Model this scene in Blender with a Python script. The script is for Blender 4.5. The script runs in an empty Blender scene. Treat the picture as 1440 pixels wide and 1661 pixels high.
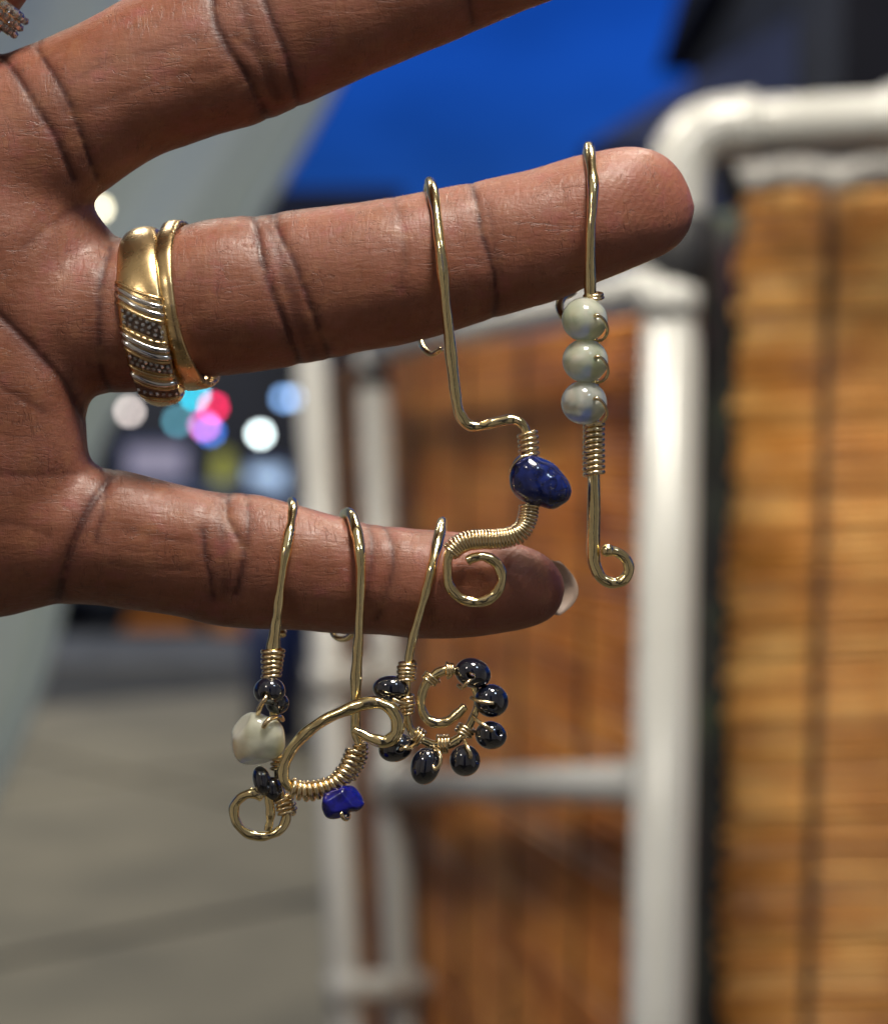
import bpy, bmesh, math, random
import numpy as np
from mathutils import Vector, Matrix, noise as mnoise

random.seed(7)
rng = np.random.default_rng(7)
scn = bpy.context.scene
COL = scn.collection
PI = math.pi

# ------------------------------------------------------------------ camera
F = 2933.0                    # focal length in photograph pixels
PITCH = math.radians(1.37)
CAM = np.array([0.0, 0.0, 1.4])
FWD = np.array([0.0, math.cos(PITCH), -math.sin(PITCH)])
RGT = np.array([1.0, 0.0, 0.0])
UPV = np.array([0.0, math.sin(PITCH), math.cos(PITCH)])
D0 = 0.22                     # distance of the hand
S = D0 / F                    # metres per pixel at the hand

cd = bpy.data.cameras.new('camera')
cam = bpy.data.objects.new('camera', cd)
COL.objects.link(cam)
cam.location = CAM
cam.rotation_euler = (math.radians(90) - PITCH, 0, 0)
cd.sensor_fit = 'HORIZONTAL'
cd.sensor_width = 36
cd.lens = 36 * F / 1440
cd.clip_start = 0.01
cd.clip_end = 500
cd.dof.use_dof = True
cd.dof.focus_distance = 0.2125
cd.dof.aperture_fstop = 18.5
scn.camera = cam

# ------------------------------------------------------------------ world
w = bpy.data.worlds.new('World')
scn.world = w
w.use_nodes = True
wn = w.node_tree
for n in list(wn.nodes):
    wn.nodes.remove(n)
wo = wn.nodes.new('ShaderNodeOutputWorld')
bg = wn.nodes.new('ShaderNodeBackground')
sky = wn.nodes.new('ShaderNodeTexSky')
sky.sky_type = 'NISHITA'
sky.sun_disc = False
sky.sun_elevation = math.radians(1.0)
sky.sun_rotation = math.radians(200)
sky.ozone_density = 6.0
sky.air_density = 1.0
sky.dust_density = 0.2
tint = wn.nodes.new('ShaderNodeMix')
tint.data_type = 'RGBA'
tint.blend_type = 'MULTIPLY'
tint.inputs[0].default_value = 1.0
tint.inputs[7].default_value = (2.2, 2.3, 3.9, 1)
wn.links.new(sky.outputs[0], tint.inputs[6])
# thin dusk cloud bands
tcw = wn.nodes.new('ShaderNodeTexCoord')
mpw = wn.nodes.new('ShaderNodeMapping')
mpw.inputs['Scale'].default_value = (1.0, 1.0, 3.0)
wn.links.new(tcw.outputs['Generated'], mpw.inputs[0])
nzw = wn.nodes.new('ShaderNodeTexNoise')
nzw.inputs['Scale'].default_value = 5.0
nzw.inputs['Detail'].default_value = 4
wn.links.new(mpw.outputs[0], nzw.inputs['Vector'])
mrw = wn.nodes.new('ShaderNodeMapRange')
mrw.inputs[1].default_value = 0.35
mrw.inputs[2].default_value = 0.65
mrw.inputs[3].default_value = 0.72
mrw.inputs[4].default_value = 1.12
wn.links.new(nzw.outputs[0], mrw.inputs[0])
hsw = wn.nodes.new('ShaderNodeHueSaturation')
wn.links.new(mrw.outputs[0], hsw.inputs['Value'])
wn.links.new(tint.outputs[2], hsw.inputs['Color'])
wn.links.new(hsw.outputs[0], bg.inputs[0])
bg.inputs[1].default_value = 0.10
wn.links.new(bg.outputs[0], wo.inputs[0])

scn.view_settings.view_transform = 'Standard'
scn.view_settings.look = 'None'
scn.view_settings.exposure = 0.0
scn.view_settings.gamma = 1.0
scn.view_settings.use_curve_mapping = False


def lamp(name, kind, loc, power, color, radius, target=None, size_y=None):
    l = bpy.data.lights.new(name, kind)
    l.energy = power
    l.color = color
    o = bpy.data.objects.new(name, l)
    COL.objects.link(o)
    o.location = loc
    if kind == 'AREA':
        l.shape = 'RECTANGLE' if size_y else 'DISK'
        l.size = radius
        if size_y:
            l.size_y = size_y
    else:
        l.shadow_soft_size = radius
    if target is not None:
        d = Vector(target) - Vector(loc)
        o.rotation_euler = d.to_track_quat('-Z', 'Y').to_euler()
    return o


# lamps of the market stall and the street, plus unseen fill lights added beside them
lamp('stall_or_fill_light', 'AREA', (0.10, 0.04, 2.02), 6.4, (1.0, 0.93, 0.82), 0.16, (0, 0.22, 1.40))
lamp('stall_or_fill_light', 'POINT', (-0.50, -0.45, 1.95), 3.8, (1.0, 0.93, 0.82), 0.04)  # unseen light added to brighten the stall walls for wire reflections
lamp('stall_or_fill_light', 'POINT', (0.36, -0.22, 1.95), 2.4, (0.66, 0.82, 1.0), 0.05)  # unseen cool light added for bluish highlights on the beads
lamp('stall_or_fill_light', 'AREA', (0.22, 0.72, 2.28), 9.8, (1.0, 0.93, 0.80), 0.22, (0.25, 1.5, 0.9))
lamp('stall_or_fill_light', 'AREA', (-0.30, 1.05, 2.2), 7.0, (1.0, 0.93, 0.80), 0.2, (-0.1, 1.8, 1.0))  # fill light added to brighten the left posts
lamp('street_or_fill_light', 'POINT', (-3.4, 7.5, 5.6), 1250.0, (1.0, 0.92, 0.66), 0.15)
lamp('street_or_fill_light', 'POINT', (-2.6, 0.9, 3.6), 16.0, (0.78, 0.90, 1.0), 0.15)  # unseen light that brightens the tent sidewall


lamp('street_or_fill_light', 'POINT', (-4.5, 15.5, 6.5), 800.0, (0.85, 0.93, 1.0), 0.15)  # far fill light added so the road is not dark


# ------------------------------------------------------------------ helpers
def P(px, py, d):
    """point seen at photograph pixel (px, py) at depth d metres"""
    return CAM + FWD * d + RGT * ((px - 720) / F * d) + UPV * ((830.5 - py) / F * d)


def H(px, py, z=0.0):
    """point on the hand: pixel position plus z pixels towards the camera"""
    return P(px, py, D0 - z * S)


def Harr(a):
    a = np.asarray(a, float)
    d = D0 - a[:, 2] * S
    return CAM + d[:, None] * (FWD + RGT * ((a[:, 0:1] - 720) / F) + UPV * ((830.5 - a[:, 1:2]) / F))


def tag(o, label=None, cat=None, group=None, kind=None):
    if label:
        o['label'] = label
    if cat:
        o['category'] = cat
    if group:
        o['group'] = group
    if kind:
        o['kind'] = kind
    return o


def thing(name, label, cat, loc=(0, 0, 0), group=None):
    o = bpy.data.objects.new(name, None)
    COL.objects.link(o)
    o.location = loc
    o.empty_display_size = 0.01
    return tag(o, label, cat, group)


def mesh_obj(name, verts, faces, mat, parent=None, smooth=True):
    me = bpy.data.meshes.new(name)
    me.from_pydata([tuple(v) for v in verts], [], [tuple(f) for f in faces])
    me.update()
    if mat:
        me.materials.append(mat)
    if smooth:
        me.polygons.foreach_set('use_smooth', [True] * len(me.polygons))
    o = bpy.data.objects.new(name, me)
    COL.objects.link(o)
    put(o, parent)
    return o


def put(o, parent):
    """child keeps its place in the world"""
    if parent is not None:
        o.parent = parent
        o.matrix_parent_inverse = Matrix.Translation(-Vector(parent.location))


def bm_obj(name, bm, mat, parent=None, smooth=True):
    bmesh.ops.recalc_face_normals(bm, faces=bm.faces[:])
    me = bpy.data.meshes.new(name)
    bm.to_mesh(me)
    bm.free()
    if mat:
        me.materials.append(mat)
    if smooth:
        me.polygons.foreach_set('use_smooth', [True] * len(me.polygons))
    o = bpy.data.objects.new(name, me)
    COL.objects.link(o)
    put(o, parent)
    return o


def spline(pts, n=8):
    """Catmull-Rom through the points (rows), n steps per span"""
    p = np.asarray(pts, float)
    p = np.vstack([2 * p[0] - p[1], p, 2 * p[-1] - p[-2]])
    out = []
    for i in range(1, len(p) - 2):
        a, b, c, d = p[i - 1], p[i], p[i + 1], p[i + 2]
        for k in range(n):
            t = k / n
            out.append(0.5 * (2 * b + (c - a) * t + (2 * a - 5 * b + 4 * c - d) * t * t + (3 * b - a - 3 * c + d) * t ** 3))
    out.append(p[-2])
    return np.array(out)


def frames(pts, ref=None):
    n = len(pts)
    T = np.gradient(pts, axis=0)
    T /= np.linalg.norm(T, axis=1)[:, None] + 1e-12
    N = np.zeros_like(pts)
    r = np.array(ref if ref is not None else (0.0, 1.0, 0.0))
    v = r - T[0] * np.dot(r, T[0])
    if np.linalg.norm(v) < 1e-3:
        r = np.array((1.0, 0.3, 0.2))
        v = r - T[0] * np.dot(r, T[0])
    N[0] = v / np.linalg.norm(v)
    for i in range(1, n):
        v = N[i - 1] - T[i] * np.dot(N[i - 1], T[i])
        N[i] = v / (np.linalg.norm(v) + 1e-12)
    B = np.cross(T, N)
    return T, N, B


def tube_data(pts, rad, seg=10, rn=None, ref=None, cap=True):
    """tube along pts; rad along B, rn along N (same when None)"""
    n = len(pts)
    rad = np.broadcast_to(np.asarray(rad, float), (n,))
    rn = rad if rn is None else np.broadcast_to(np.asarray(rn, float), (n,))
    T, N, B = frames(pts, ref)
    a = np.linspace(0, 2 * PI, seg, endpoint=False)
    V = (pts[:, None, :] + N[:, None, :] * (np.cos(a)[None, :, None] * rn[:, None, None])
         + B[:, None, :] * (np.sin(a)[None, :, None] * rad[:, None, None])).reshape(-1, 3)
    Fs = []
    for i in range(n - 1):
        for j in range(seg):
            k = (j + 1) % seg
            Fs.append((i * seg + j, i * seg + k, (i + 1) * seg + k, (i + 1) * seg + j))
    V = list(V)
    if cap:
        V.append(pts[0] - T[0] * rad[0] * 0.35)
        V.append(pts[-1] + T[-1] * rad[-1] * 0.35)
        c0, c1 = len(V) - 2, len(V) - 1
        for j in range(seg):
            k = (j + 1) % seg
            Fs.append((c0, k, j))
            Fs.append((c1, (n - 1) * seg + j, (n - 1) * seg + k))
    return V, Fs


def tube(name, pts, rad, mat, parent=None, seg=10, rn=None, ref=None):
    V, Fs = tube_data(np.asarray(pts, float), rad, seg, rn, ref)
    return mesh_obj(name, V, Fs, mat, parent)


def wire(name, px, mat, parent, n=8, hammer=0.10, seed=0, seg=12):
    """px rows: x, y, z, radius (pixels)"""
    c = spline(px, n)
    t = np.arange(len(c))
    r = np.random.default_rng(seed)
    ph = r.uniform(0, 6, 4)
    wob = hammer * (np.sin(t * 0.31 + ph[0]) + 0.7 * np.sin(t * 0.73 + ph[1]))
    wob2 = hammer * (np.sin(t * 0.27 + ph[2]) + 0.7 * np.sin(t * 0.61 + ph[3]))
    W = Harr(c[:, :3])
    rr = np.maximum(c[:, 3], 1) * S
    return tube(name, W, rr * (1 + wob), mat, parent, seg, rr * (1 + wob2), ref=(0, 1, 0))


def coil(name, px, R, r, turns, mat, parent, phase=0.0, seg=7, squash=1.0, tails=False, jitter=0.03, per=14):
    """helix of thin wire wound round the path px (rows x, y, z)"""
    c = spline(px, 12)
    W = Harr(c)
    L = np.concatenate([[0], np.cumsum(np.linalg.norm(np.diff(W, axis=0), axis=1))])
    n = int(turns * per)
    s = np.linspace(0, L[-1], n)
    C = np.stack([np.interp(s, L, W[:, k]) for k in range(3)], 1)
    T, N, B = frames(C, (0, 1, 0))
    ph = np.linspace(0, 2 * PI * turns, n) + phase
    rg = np.random.default_rng(int(abs(px[0][0] * 7 + px[0][1])))
    k = np.interp(np.linspace(0, 1, n), np.linspace(0, 1, max(3, int(turns) + 2)),
                  1 + jitter * rg.standard_normal(max(3, int(turns) + 2)))
    Rr = (R * k * S)[:, None]
    pts = C + N * (np.cos(ph)[:, None] * Rr) * squash + B * (np.sin(ph)[:, None] * Rr)
    return tube(name, pts, r * S, mat, parent, seg)


def nodes(m):
    m.use_nodes = True
    nt = m.node_tree
    for n in list(nt.nodes):
        nt.nodes.remove(n)
    out = nt.nodes.new('ShaderNodeOutputMaterial')
    bs = nt.nodes.new('ShaderNodeBsdfPrincipled')
    nt.links.new(bs.outputs[0], out.inputs[0])
    return nt, bs


def mat_simple(name, col, rough=0.5, metal=0.0, var=0.0, vscale=8.0, bump=0.0, bscale=60.0, coat=0.0, rvar=0.0, ior=None, spec=None,
               col2=None, bdist=0.001, stretch=None, randobj=0.0):
    m = bpy.data.materials.new(name)
    nt, bs = nodes(m)
    bs.inputs['Roughness'].default_value = rough
    bs.inputs['Metallic'].default_value = metal
    bs.inputs['Coat Weight'].default_value = coat
    bs.inputs['Coat Roughness'].default_value = 0.05
    if ior:
        bs.inputs['IOR'].default_value = ior
    if spec is not None:
        bs.inputs['Specular IOR Level'].default_value = spec
    tc = nt.nodes.new('ShaderNodeNewGeometry')
    vec = tc.outputs['Position']
    if stretch:
        mp = nt.nodes.new('ShaderNodeMapping')
        mp.inputs['Scale'].default_value = stretch
        nt.links.new(vec, mp.inputs[0])
        vec = mp.outputs[0]
    nz = nt.nodes.new('ShaderNodeTexNoise')
    nz.inputs['Scale'].default_value = vscale
    nz.inputs['Detail'].default_value = 5
    nt.links.new(vec, nz.inputs['Vector'])
    c2 = col2 if col2 else tuple(c * (1 - var) for c in col)
    c1 = col if col2 else tuple(min(1, c * (1 + var)) for c in col)
    mr = nt.nodes.new('ShaderNodeMapRange')
    mr.inputs[1].default_value = 0.32
    mr.inputs[2].default_value = 0.68
    nt.links.new(nz.outputs[0], mr.inputs[0])
    mx = nt.nodes.new('ShaderNodeMix')
    mx.data_type = 'RGBA'
    mx.inputs[6].default_value = (*c1, 1)
    mx.inputs[7].default_value = (*c2, 1)
    nt.links.new(mr.outputs[0], mx.inputs[0])
    res = mx.outputs[2]
    if randobj:
        oi = nt.nodes.new('ShaderNodeObjectInfo')
        r2 = nt.nodes.new('ShaderNodeMapRange')
        r2.inputs[3].default_value = 1 - randobj
        r2.inputs[4].default_value = 1 + randobj
        nt.links.new(oi.outputs['Random'], r2.inputs[0])
        hs = nt.nodes.new('ShaderNodeHueSaturation')
        nt.links.new(r2.outputs[0], hs.inputs['Value'])
        nt.links.new(res, hs.inputs['Color'])
        res = hs.outputs[0]
    nt.links.new(res, bs.inputs['Base Color'])
    if rvar:
        r3 = nt.nodes.new('ShaderNodeMapRange')
        r3.inputs[3].default_value = max(0.02, rough - rvar)
        r3.inputs[4].default_value = rough + rvar
        nt.links.new(nz.outputs[0], r3.inputs[0])
        nt.links.new(r3.outputs[0], bs.inputs['Roughness'])
    if bump:
        nb = nt.nodes.new('ShaderNodeTexNoise')
        nb.inputs['Scale'].default_value = bscale
        nb.inputs['Detail'].default_value = 4
        nt.links.new(vec, nb.inputs['Vector'])
        bp = nt.nodes.new('ShaderNodeBump')
        bp.inputs['Strength'].default_value = bump
        bp.inputs['Distance'].default_value = bdist
        nt.links.new(nb.outputs[0], bp.inputs['Height'])
        nt.links.new(bp.outputs[0], bs.inputs['Normal'])
    return m


def mat_emit(name, col, strength):
    m = bpy.data.materials.new(name)
    nt, bs = nodes(m)
    bs.inputs['Base Color'].default_value = (*col, 1)
    bs.inputs['Emission Color'].default_value = (*col, 1)
    bs.inputs['Emission Strength'].default_value = strength
    return m


M = {}
M['wire'] = mat_simple('pale_gold_wire', (1.0, 0.80, 0.44), 0.15, 1.0, var=0.06, vscale=900, rvar=0.08, bump=0.7, bscale=1100, bdist=0.00006)
M['coilwire'] = mat_simple('thin_gold_wire', (0.93, 0.73, 0.44), 0.22, 1.0, var=0.10, vscale=1200, rvar=0.05)
M['gold'] = mat_simple('yellow_gold', (0.74, 0.53, 0.27), 0.27, 1.0, var=0.05, vscale=500, rvar=0.08, bump=0.4, bscale=900, bdist=0.00008)
M['silver'] = mat_simple('white_gold', (0.78, 0.76, 0.74), 0.14, 1.0, var=0.05, vscale=600, rvar=0.04)
M['recess'] = mat_simple('dark_setting', (0.17, 0.11, 0.08), 0.5, 0.6, var=0.4, vscale=2500)
M['hematite'] = mat_simple('black_hematite', (0.006, 0.008, 0.018), 0.06, 0.0, var=0.3, vscale=400, coat=1.0, ior=1.9)
M['pvc'] = mat_simple('white_pvc', (0.50, 0.50, 0.48), 0.20, 0.0, var=0.06, vscale=9, col2=(0.42, 0.415, 0.39), bump=0.1, bscale=60)
M['black'] = mat_simple('black_strap', (0.015, 0.015, 0.018), 0.6, var=0.2)
M['thread'] = mat_simple('dark_stitching', (0.07, 0.035, 0.015), 0.8, var=0.4, vscale=30)
M['greycloth'] = mat_simple('grey_cloth', (0.30, 0.29, 0.28), 0.85, var=0.4, vscale=18, bump=0.5, bscale=40, bdist=0.004)
M['sidewall'] = mat_simple('white_tent_fabric', (0.50, 0.58, 0.53), 0.7, var=0.05, vscale=3, bump=0.3, bscale=9, bdist=0.01)
M['stall_cloth'] = mat_simple('stall_cloth', (0.76, 0.72, 0.66), 0.75, var=0.05, vscale=3)
M['navy'] = mat_simple('navy_plastic', (0.010, 0.018, 0.060), 0.45, var=0.2)
M['wall_dark'] = mat_simple('dark_render', (0.022, 0.022, 0.025), 0.85, var=0.5, vscale=0.7)
M['roof_navy'] = mat_simple('slate_roof', (0.07, 0.09, 0.19), 0.7, var=0.3, vscale=1.0)
M['asphalt'] = mat_simple('asphalt', (0.14, 0.14, 0.135), 0.85, var=0.3, vscale=3, bump=0.4, bscale=70, bdist=0.01)
M['concrete'] = mat_simple('pavement_concrete', (0.24, 0.215, 0.155), 0.85, col2=(0.15, 0.137, 0.10), vscale=1.6, bump=0.4, bscale=40, bdist=0.006, randobj=0.06)
M['soil'] = mat_simple('joint_filler', (0.05, 0.048, 0.04), 0.9, var=0.3, vscale=5)
M['orange'] = mat_simple('orange_glow_tone', (0.75, 0.26, 0.03), 0.5, var=0.1)
M['yellow'] = mat_simple('yellow_paint', (0.50, 0.47, 0.07), 0.5, var=0.1)
M['carpaint'] = mat_simple('grey_car_paint', (0.16, 0.18, 0.23), 0.3, 0.3, var=0.1, coat=1.0)
M['rubber'] = mat_simple('black_rubber', (0.02, 0.02, 0.02), 0.8)
M['glass'] = mat_simple('dark_window', (0.02, 0.025, 0.04), 0.08)
M['sleeve'] = mat_simple('dark_sleeve', (0.03, 0.03, 0.035), 0.9, var=0.2, vscale=200)
M['nail'] = mat_simple('fingernail', (0.55, 0.40, 0.31), 0.5, var=0.06, vscale=500, coat=0.0)


# reeds: bamboo colour, streaked along the reed, tone varies per reed
def reed_mat(name, a, b, c):
    m = bpy.data.materials.new(name)
    nt, bs = nodes(m)
    g = nt.nodes.new('ShaderNodeNewGeometry')
    n1 = nt.nodes.new('ShaderNodeTexNoise')
    n1.inputs['Scale'].default_value = 15
    n1.inputs['Detail'].default_value = 5
    n1.inputs['Roughness'].default_value = .65
    mp = nt.nodes.new('ShaderNodeMapping')
    mp.inputs['Scale'].default_value = (0.75, 0.75, 1.3)
    nt.links.new(g.outputs['Position'], mp.inputs[0])
    nt.links.new(mp.outputs[0], n1.inputs['Vector'])
    oi = nt.nodes.new('ShaderNodeObjectInfo')
    ad = nt.nodes.new('ShaderNodeMath')
    ad.operation = 'MULTIPLY_ADD'
    ad.inputs[1].default_value = 0.26
    nt.links.new(oi.outputs['Random'], ad.inputs[0])
    mr = nt.nodes.new('ShaderNodeMapRange')
    mr.inputs[1].default_value = 0.3
    mr.inputs[2].default_value = 0.7
    mr.inputs[4].default_value = 0.86
    nt.links.new(n1.outputs[0], mr.inputs[0])
    nt.links.new(mr.outputs[0], ad.inputs[2])
    cr = nt.nodes.new('ShaderNodeValToRGB')
    cr.color_ramp.elements[0].color = (*a, 1)
    cr.color_ramp.elements[1].color = (*c, 1)
    e = cr.color_ramp.elements.new(0.5)
    e.color = (*b, 1)
    nt.links.new(ad.outputs[0], cr.inputs[0])
    nt.links.new(cr.outputs[0], bs.inputs['Base Color'])
    bs.inputs['Roughness'].default_value = 0.5
    return m


M['reed_light'] = reed_mat('honey_bamboo', (0.22, 0.070, 0.013), (0.58, 0.25, 0.050), (0.90, 0.54, 0.18))
M['reed_dark'] = reed_mat('brown_bamboo', (0.20, 0.055, 0.009), (0.52, 0.18, 0.030), (0.76, 0.35, 0.08))


def stone_mat(name, c1, c2, rough, trans, sub, scale, specks=None, coat=0.6):
    m = bpy.data.materials.new(name)
    nt, bs = nodes(m)
    g = nt.nodes.new('ShaderNodeNewGeometry')
    nz = nt.nodes.new('ShaderNodeTexNoise')
    nz.inputs['Scale'].default_value = scale
    nz.inputs['Detail'].default_value = 6
    nz.inputs['Distortion'].default_value = 1.2
    nt.links.new(g.outputs['Position'], nz.inputs['Vector'])
    cr = nt.nodes.new('ShaderNodeValToRGB')
    cr.color_ramp.elements[0].position = 0.38
    cr.color_ramp.elements[0].color = (*c1, 1)
    cr.color_ramp.elements[1].position = 0.64
    cr.color_ramp.elements[1].color = (*c2, 1)
    nt.links.new(nz.outputs[0], cr.inputs[0])
    col = cr.outputs[0]
    if specks:
        n2 = nt.nodes.new('ShaderNodeTexNoise')
        n2.inputs['Scale'].default_value = scale * 3.4
        n2.inputs['Detail'].default_value = 3
        nt.links.new(g.outputs['Position'], n2.inputs['Vector'])
        mr = nt.nodes.new('ShaderNodeMapRange')
        mr.inputs[1].default_value = 0.63
        mr.inputs[2].default_value = 0.72
        nt.links.new(n2.outputs[0], mr.inputs[0])
        mx = nt.nodes.new('ShaderNodeMix')
        mx.data_type = 'RGBA'
        mx.inputs[7].default_value = (*specks, 1)
        nt.links.new(mr.outputs[0], mx.inputs[0])
        nt.links.new(col, mx.inputs[6])
        col = mx.outputs[2]
    nt.links.new(col, bs.inputs['Base Color'])
    bs.inputs['Roughness'].default_value = rough
    bs.inputs['Transmission Weight'].default_value = trans
    bs.inputs['Coat Weight'].default_value = coat
    bs.inputs['Coat Roughness'].default_value = 0.06
    if sub:
        bs.inputs['Subsurface Weight'].default_value = sub
        bs.inputs['Subsurface Radius'].default_value = (1.0, 1.0, 1.0)
        bs.inputs['Subsurface Scale'].default_value = 0.0022
    return m


M['lapis'] = stone_mat('dark_lapis', (0.004, 0.007, 0.045), (0.010, 0.022, 0.15), 0.16, 0, 0, 700, specks=(0.14, 0.14, 0.15))
M['lapis_bright'] = stone_mat('bright_lapis', (0.003, 0.004, 0.085), (0.009, 0.011, 0.24), 0.2, 0, 0, 600, coat=0.3)
M['prehnite'] = stone_mat('pale_green_stone', (0.60, 0.68, 0.50), (0.90, 0.92, 0.78), 0.34, 0.55, 0.5, 300, coat=1.0)
M['prehnite_clear'] = stone_mat('clear_grey_stone', (0.58, 0.64, 0.58), (0.88, 0.90, 0.84), 0.30, 0.62, 0.5, 340, coat=1.0)
M['quartz'] = stone_mat('milky_clear_stone', (0.66, 0.66, 0.50), (0.90, 0.90, 0.76), 0.32, 0.55, 0.5, 240, coat=0.9)
for k_ in ('prehnite', 'prehnite_clear', 'quartz'):
    M[k_].node_tree.nodes['Principled BSDF'].inputs['IOR'].default_value = 1.2
M['diamond'] = stone_mat('small_diamond', (0.85, 0.88, 0.9), (0.9, 0.92, 0.95), 0.02, 0.85, 0, 300, coat=1.0)
M['diamond'].node_tree.nodes['Principled BSDF'].inputs['IOR'].default_value = 2.4


# ================================================================== SETTING
def box(bm, c, half, rot=None):
    r = bmesh.ops.create_cube(bm, size=2.0)
    bmesh.ops.scale(bm, vec=half, verts=r['verts'])
    if rot:
        bmesh.ops.rotate(bm, cent=(0, 0, 0), matrix=rot, verts=r['verts'])
    bmesh.ops.translate(bm, vec=c, verts=r['verts'])
    return r['verts']


# ground
bm = bmesh.new()
box(bm, (0, 60, -0.20), (150, 100, 0.05))
tag(bm_obj('road', bm, M['asphalt'], smooth=False), kind='structure')
bm = bmesh.new()
box(bm, (0, 3.0, -0.085), (20, 10.0, 0.065))
pave = tag(bm_obj('pavement', bm, M['soil'], smooth=False), kind='structure')
# slabs; one joint runs from (-1.26, 5.13) to (-0.42, 5.87)
ja = math.atan2(0.74, 0.84)
jx = np.array([math.cos(ja), math.sin(ja)])
jy = np.array([-jx[1], jx[0]])
j0 = np.array([-1.26, 5.13])
SL = 2.4
slab_me = None
for i in range(-4, 5):
    for j in range(-4, 4):
        c = j0 + jx * ((i + 0.30) * SL) + jy * ((j + 0.5) * SL)
        if abs(c[0]) > 9 or c[1] < -2.0 or c[1] > 10.6:
            continue
        if slab_me is None:
            b2 = bmesh.new()
            box(b2, (0, 0, 0), (SL / 2 - 0.026, SL / 2 - 0.026, 0.012))
            bmesh.ops.bevel(b2, geom=b2.edges[:], offset=0.006, segments=1, affect='EDGES')
            o = bm_obj('paving_slab', b2, M['concrete'], pave, smooth=False)
            slab_me = o.data
        else:
            o = bpy.data.objects.new('paving_slab', slab_me)
            COL.objects.link(o)
            o.parent = pave
        o.location = (c[0], c[1], -0.012 + random.uniform(-0.002, 0.001))
        o.rotation_euler = (0, 0, ja)
bm = bmesh.new()
box(bm, (0, 13.08, -0.08), (20, 0.075, 0.072))
tag(bm_obj('kerb', bm, M['concrete'], smooth=False), kind='structure')


# far buildings ----------------------------------------------------
def building(name, label, x0, x1, y0, y1, h, roof_h, mat, roofmat, wins, cat='building', ridge='x'):
    t = thing(name, label, cat, ((x0 + x1) / 2, (y0 + y1) / 2, -0.15))
    b = bmesh.new()
    box(b, ((x0 + x1) / 2, (y0 + y1) / 2, h / 2 - 0.15), ((x1 - x0) / 2, (y1 - y0) / 2, h / 2))
    bm_obj('wall', b, mat, t, smooth=False)
    e = 0.35
    zb = h - 0.148
    if ridge == 'x':
        ym = (y0 + y1) / 2
        v = [(x0 - e, y0 - e, zb), (x1 + e, y0 - e, zb), (x1 + e, y1 + e, zb), (x0 - e, y1 + e, zb), (x0 - e, ym, zb + roof_h), (x1 + e, ym, zb + roof_h)]
        f = [(0, 1, 5, 4), (2, 3, 4, 5), (1, 2, 5), (3, 0, 4), (3, 2, 1, 0)]
    else:
        xm = (x0 + x1) / 2
        v = [(x0 - e, y0 - e, zb), (x1 + e, y0 - e, zb), (x1 + e, y1 + e, zb), (x0 - e, y1 + e, zb), (xm, y0 - e, zb + roof_h), (xm, y1 + e, zb + roof_h)]
        f = [(0, 4, 5, 3), (1, 2, 5, 4), (0, 1, 4), (2, 3, 5), (3, 2, 1, 0)]
    mesh_obj('roof', v, f, roofmat, t, smooth=False)
    for (wx, wz, ww, wh, wm) in wins:
        b = bmesh.new()
        for (cx, cz, hx, hz) in ((wx, wz + wh / 2, ww / 2 + .05, .03), (wx, wz - wh / 2, ww / 2 + .05, .03),
                                 (wx - ww / 2 - .02, wz, .03, wh / 2 - .032), (wx + ww / 2 + .02, wz, .03, wh / 2 - .032)):
            box(b, (cx, y0 - 0.03, cz), (hx, 0.04, hz))
        fr = bm_obj('window', b, M['roof_navy'], t, smooth=False)
        b = bmesh.new()
        box(b, (wx, y0 - 0.012, wz), (ww / 2 - .012, 0.02, wh / 2 - .032))
        g = bm_obj('pane', b, wm, None, smooth=False)
        g.parent = fr
    return t


M['lit_blue'] = mat_emit('lit_window_blue', (0.55, 0.75, 1.0), 0.62)
M['lit_grey'] = mat_emit('lit_window_dim', (0.30, 0.27, 0.34), 0.5)


def XZ(px, py, d):
    p = P(px, py, d)
    return p[0], p[2]


d = 19.0
x0, _ = XZ(-500, 0, d)
x1, _ = XZ(590, 0, d)
wx, wz = XZ(432, 785, d)
wx2, wz2 = XZ(255, 748, d)
building('shop_building', 'low dark shop building behind the hand with a lit pale blue window', x0, x1, d, d + 6, 3.40, 1.55,
         M['wall_dark'], M['wall_dark'], [(wx, wz, 0.40, 0.42, M['lit_blue']), (wx2, wz2, 0.62, 0.36, M['lit_grey'])])
d = 15.0
x0, _ = XZ(1012, 0, d)
building('house', 'dark slate roofed house rising behind the elbow of the white pipe frame', x0, x0 + 3.6, d, d + 7, 4.15, 1.35, M['roof_navy'], M['roof_navy'],
         [(x0 + 1.0, 2.0, .7, .9, M['glass']), (x0 + 2.5, 2.0, .7, .9, M['glass'])], ridge='y')
d = 13.0
x0, _ = XZ(1362, 0, d)
building('warehouse', 'tall black building at the upper right edge behind the white pipe', x0, x0 + 6, d, d + 8, 6.2, 0.8, M['wall_dark'], M['wall_dark'],
         [(x0 + 1.5, 2.2, .8, 1.0, M['glass'])])


building('house', 'unseen dark house added behind the stall for darker reflections', -7, 7, -14, -9, 5.0, 1.5, M['wall_dark'], M['roof_navy'], [(-2.5, 2.5, .9, 1.1, M['lit_grey']), (2.5, 2.5, .9, 1.1, M['lit_grey'])])  # out of view, placed to darken reflections and cut frontal fill

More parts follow.
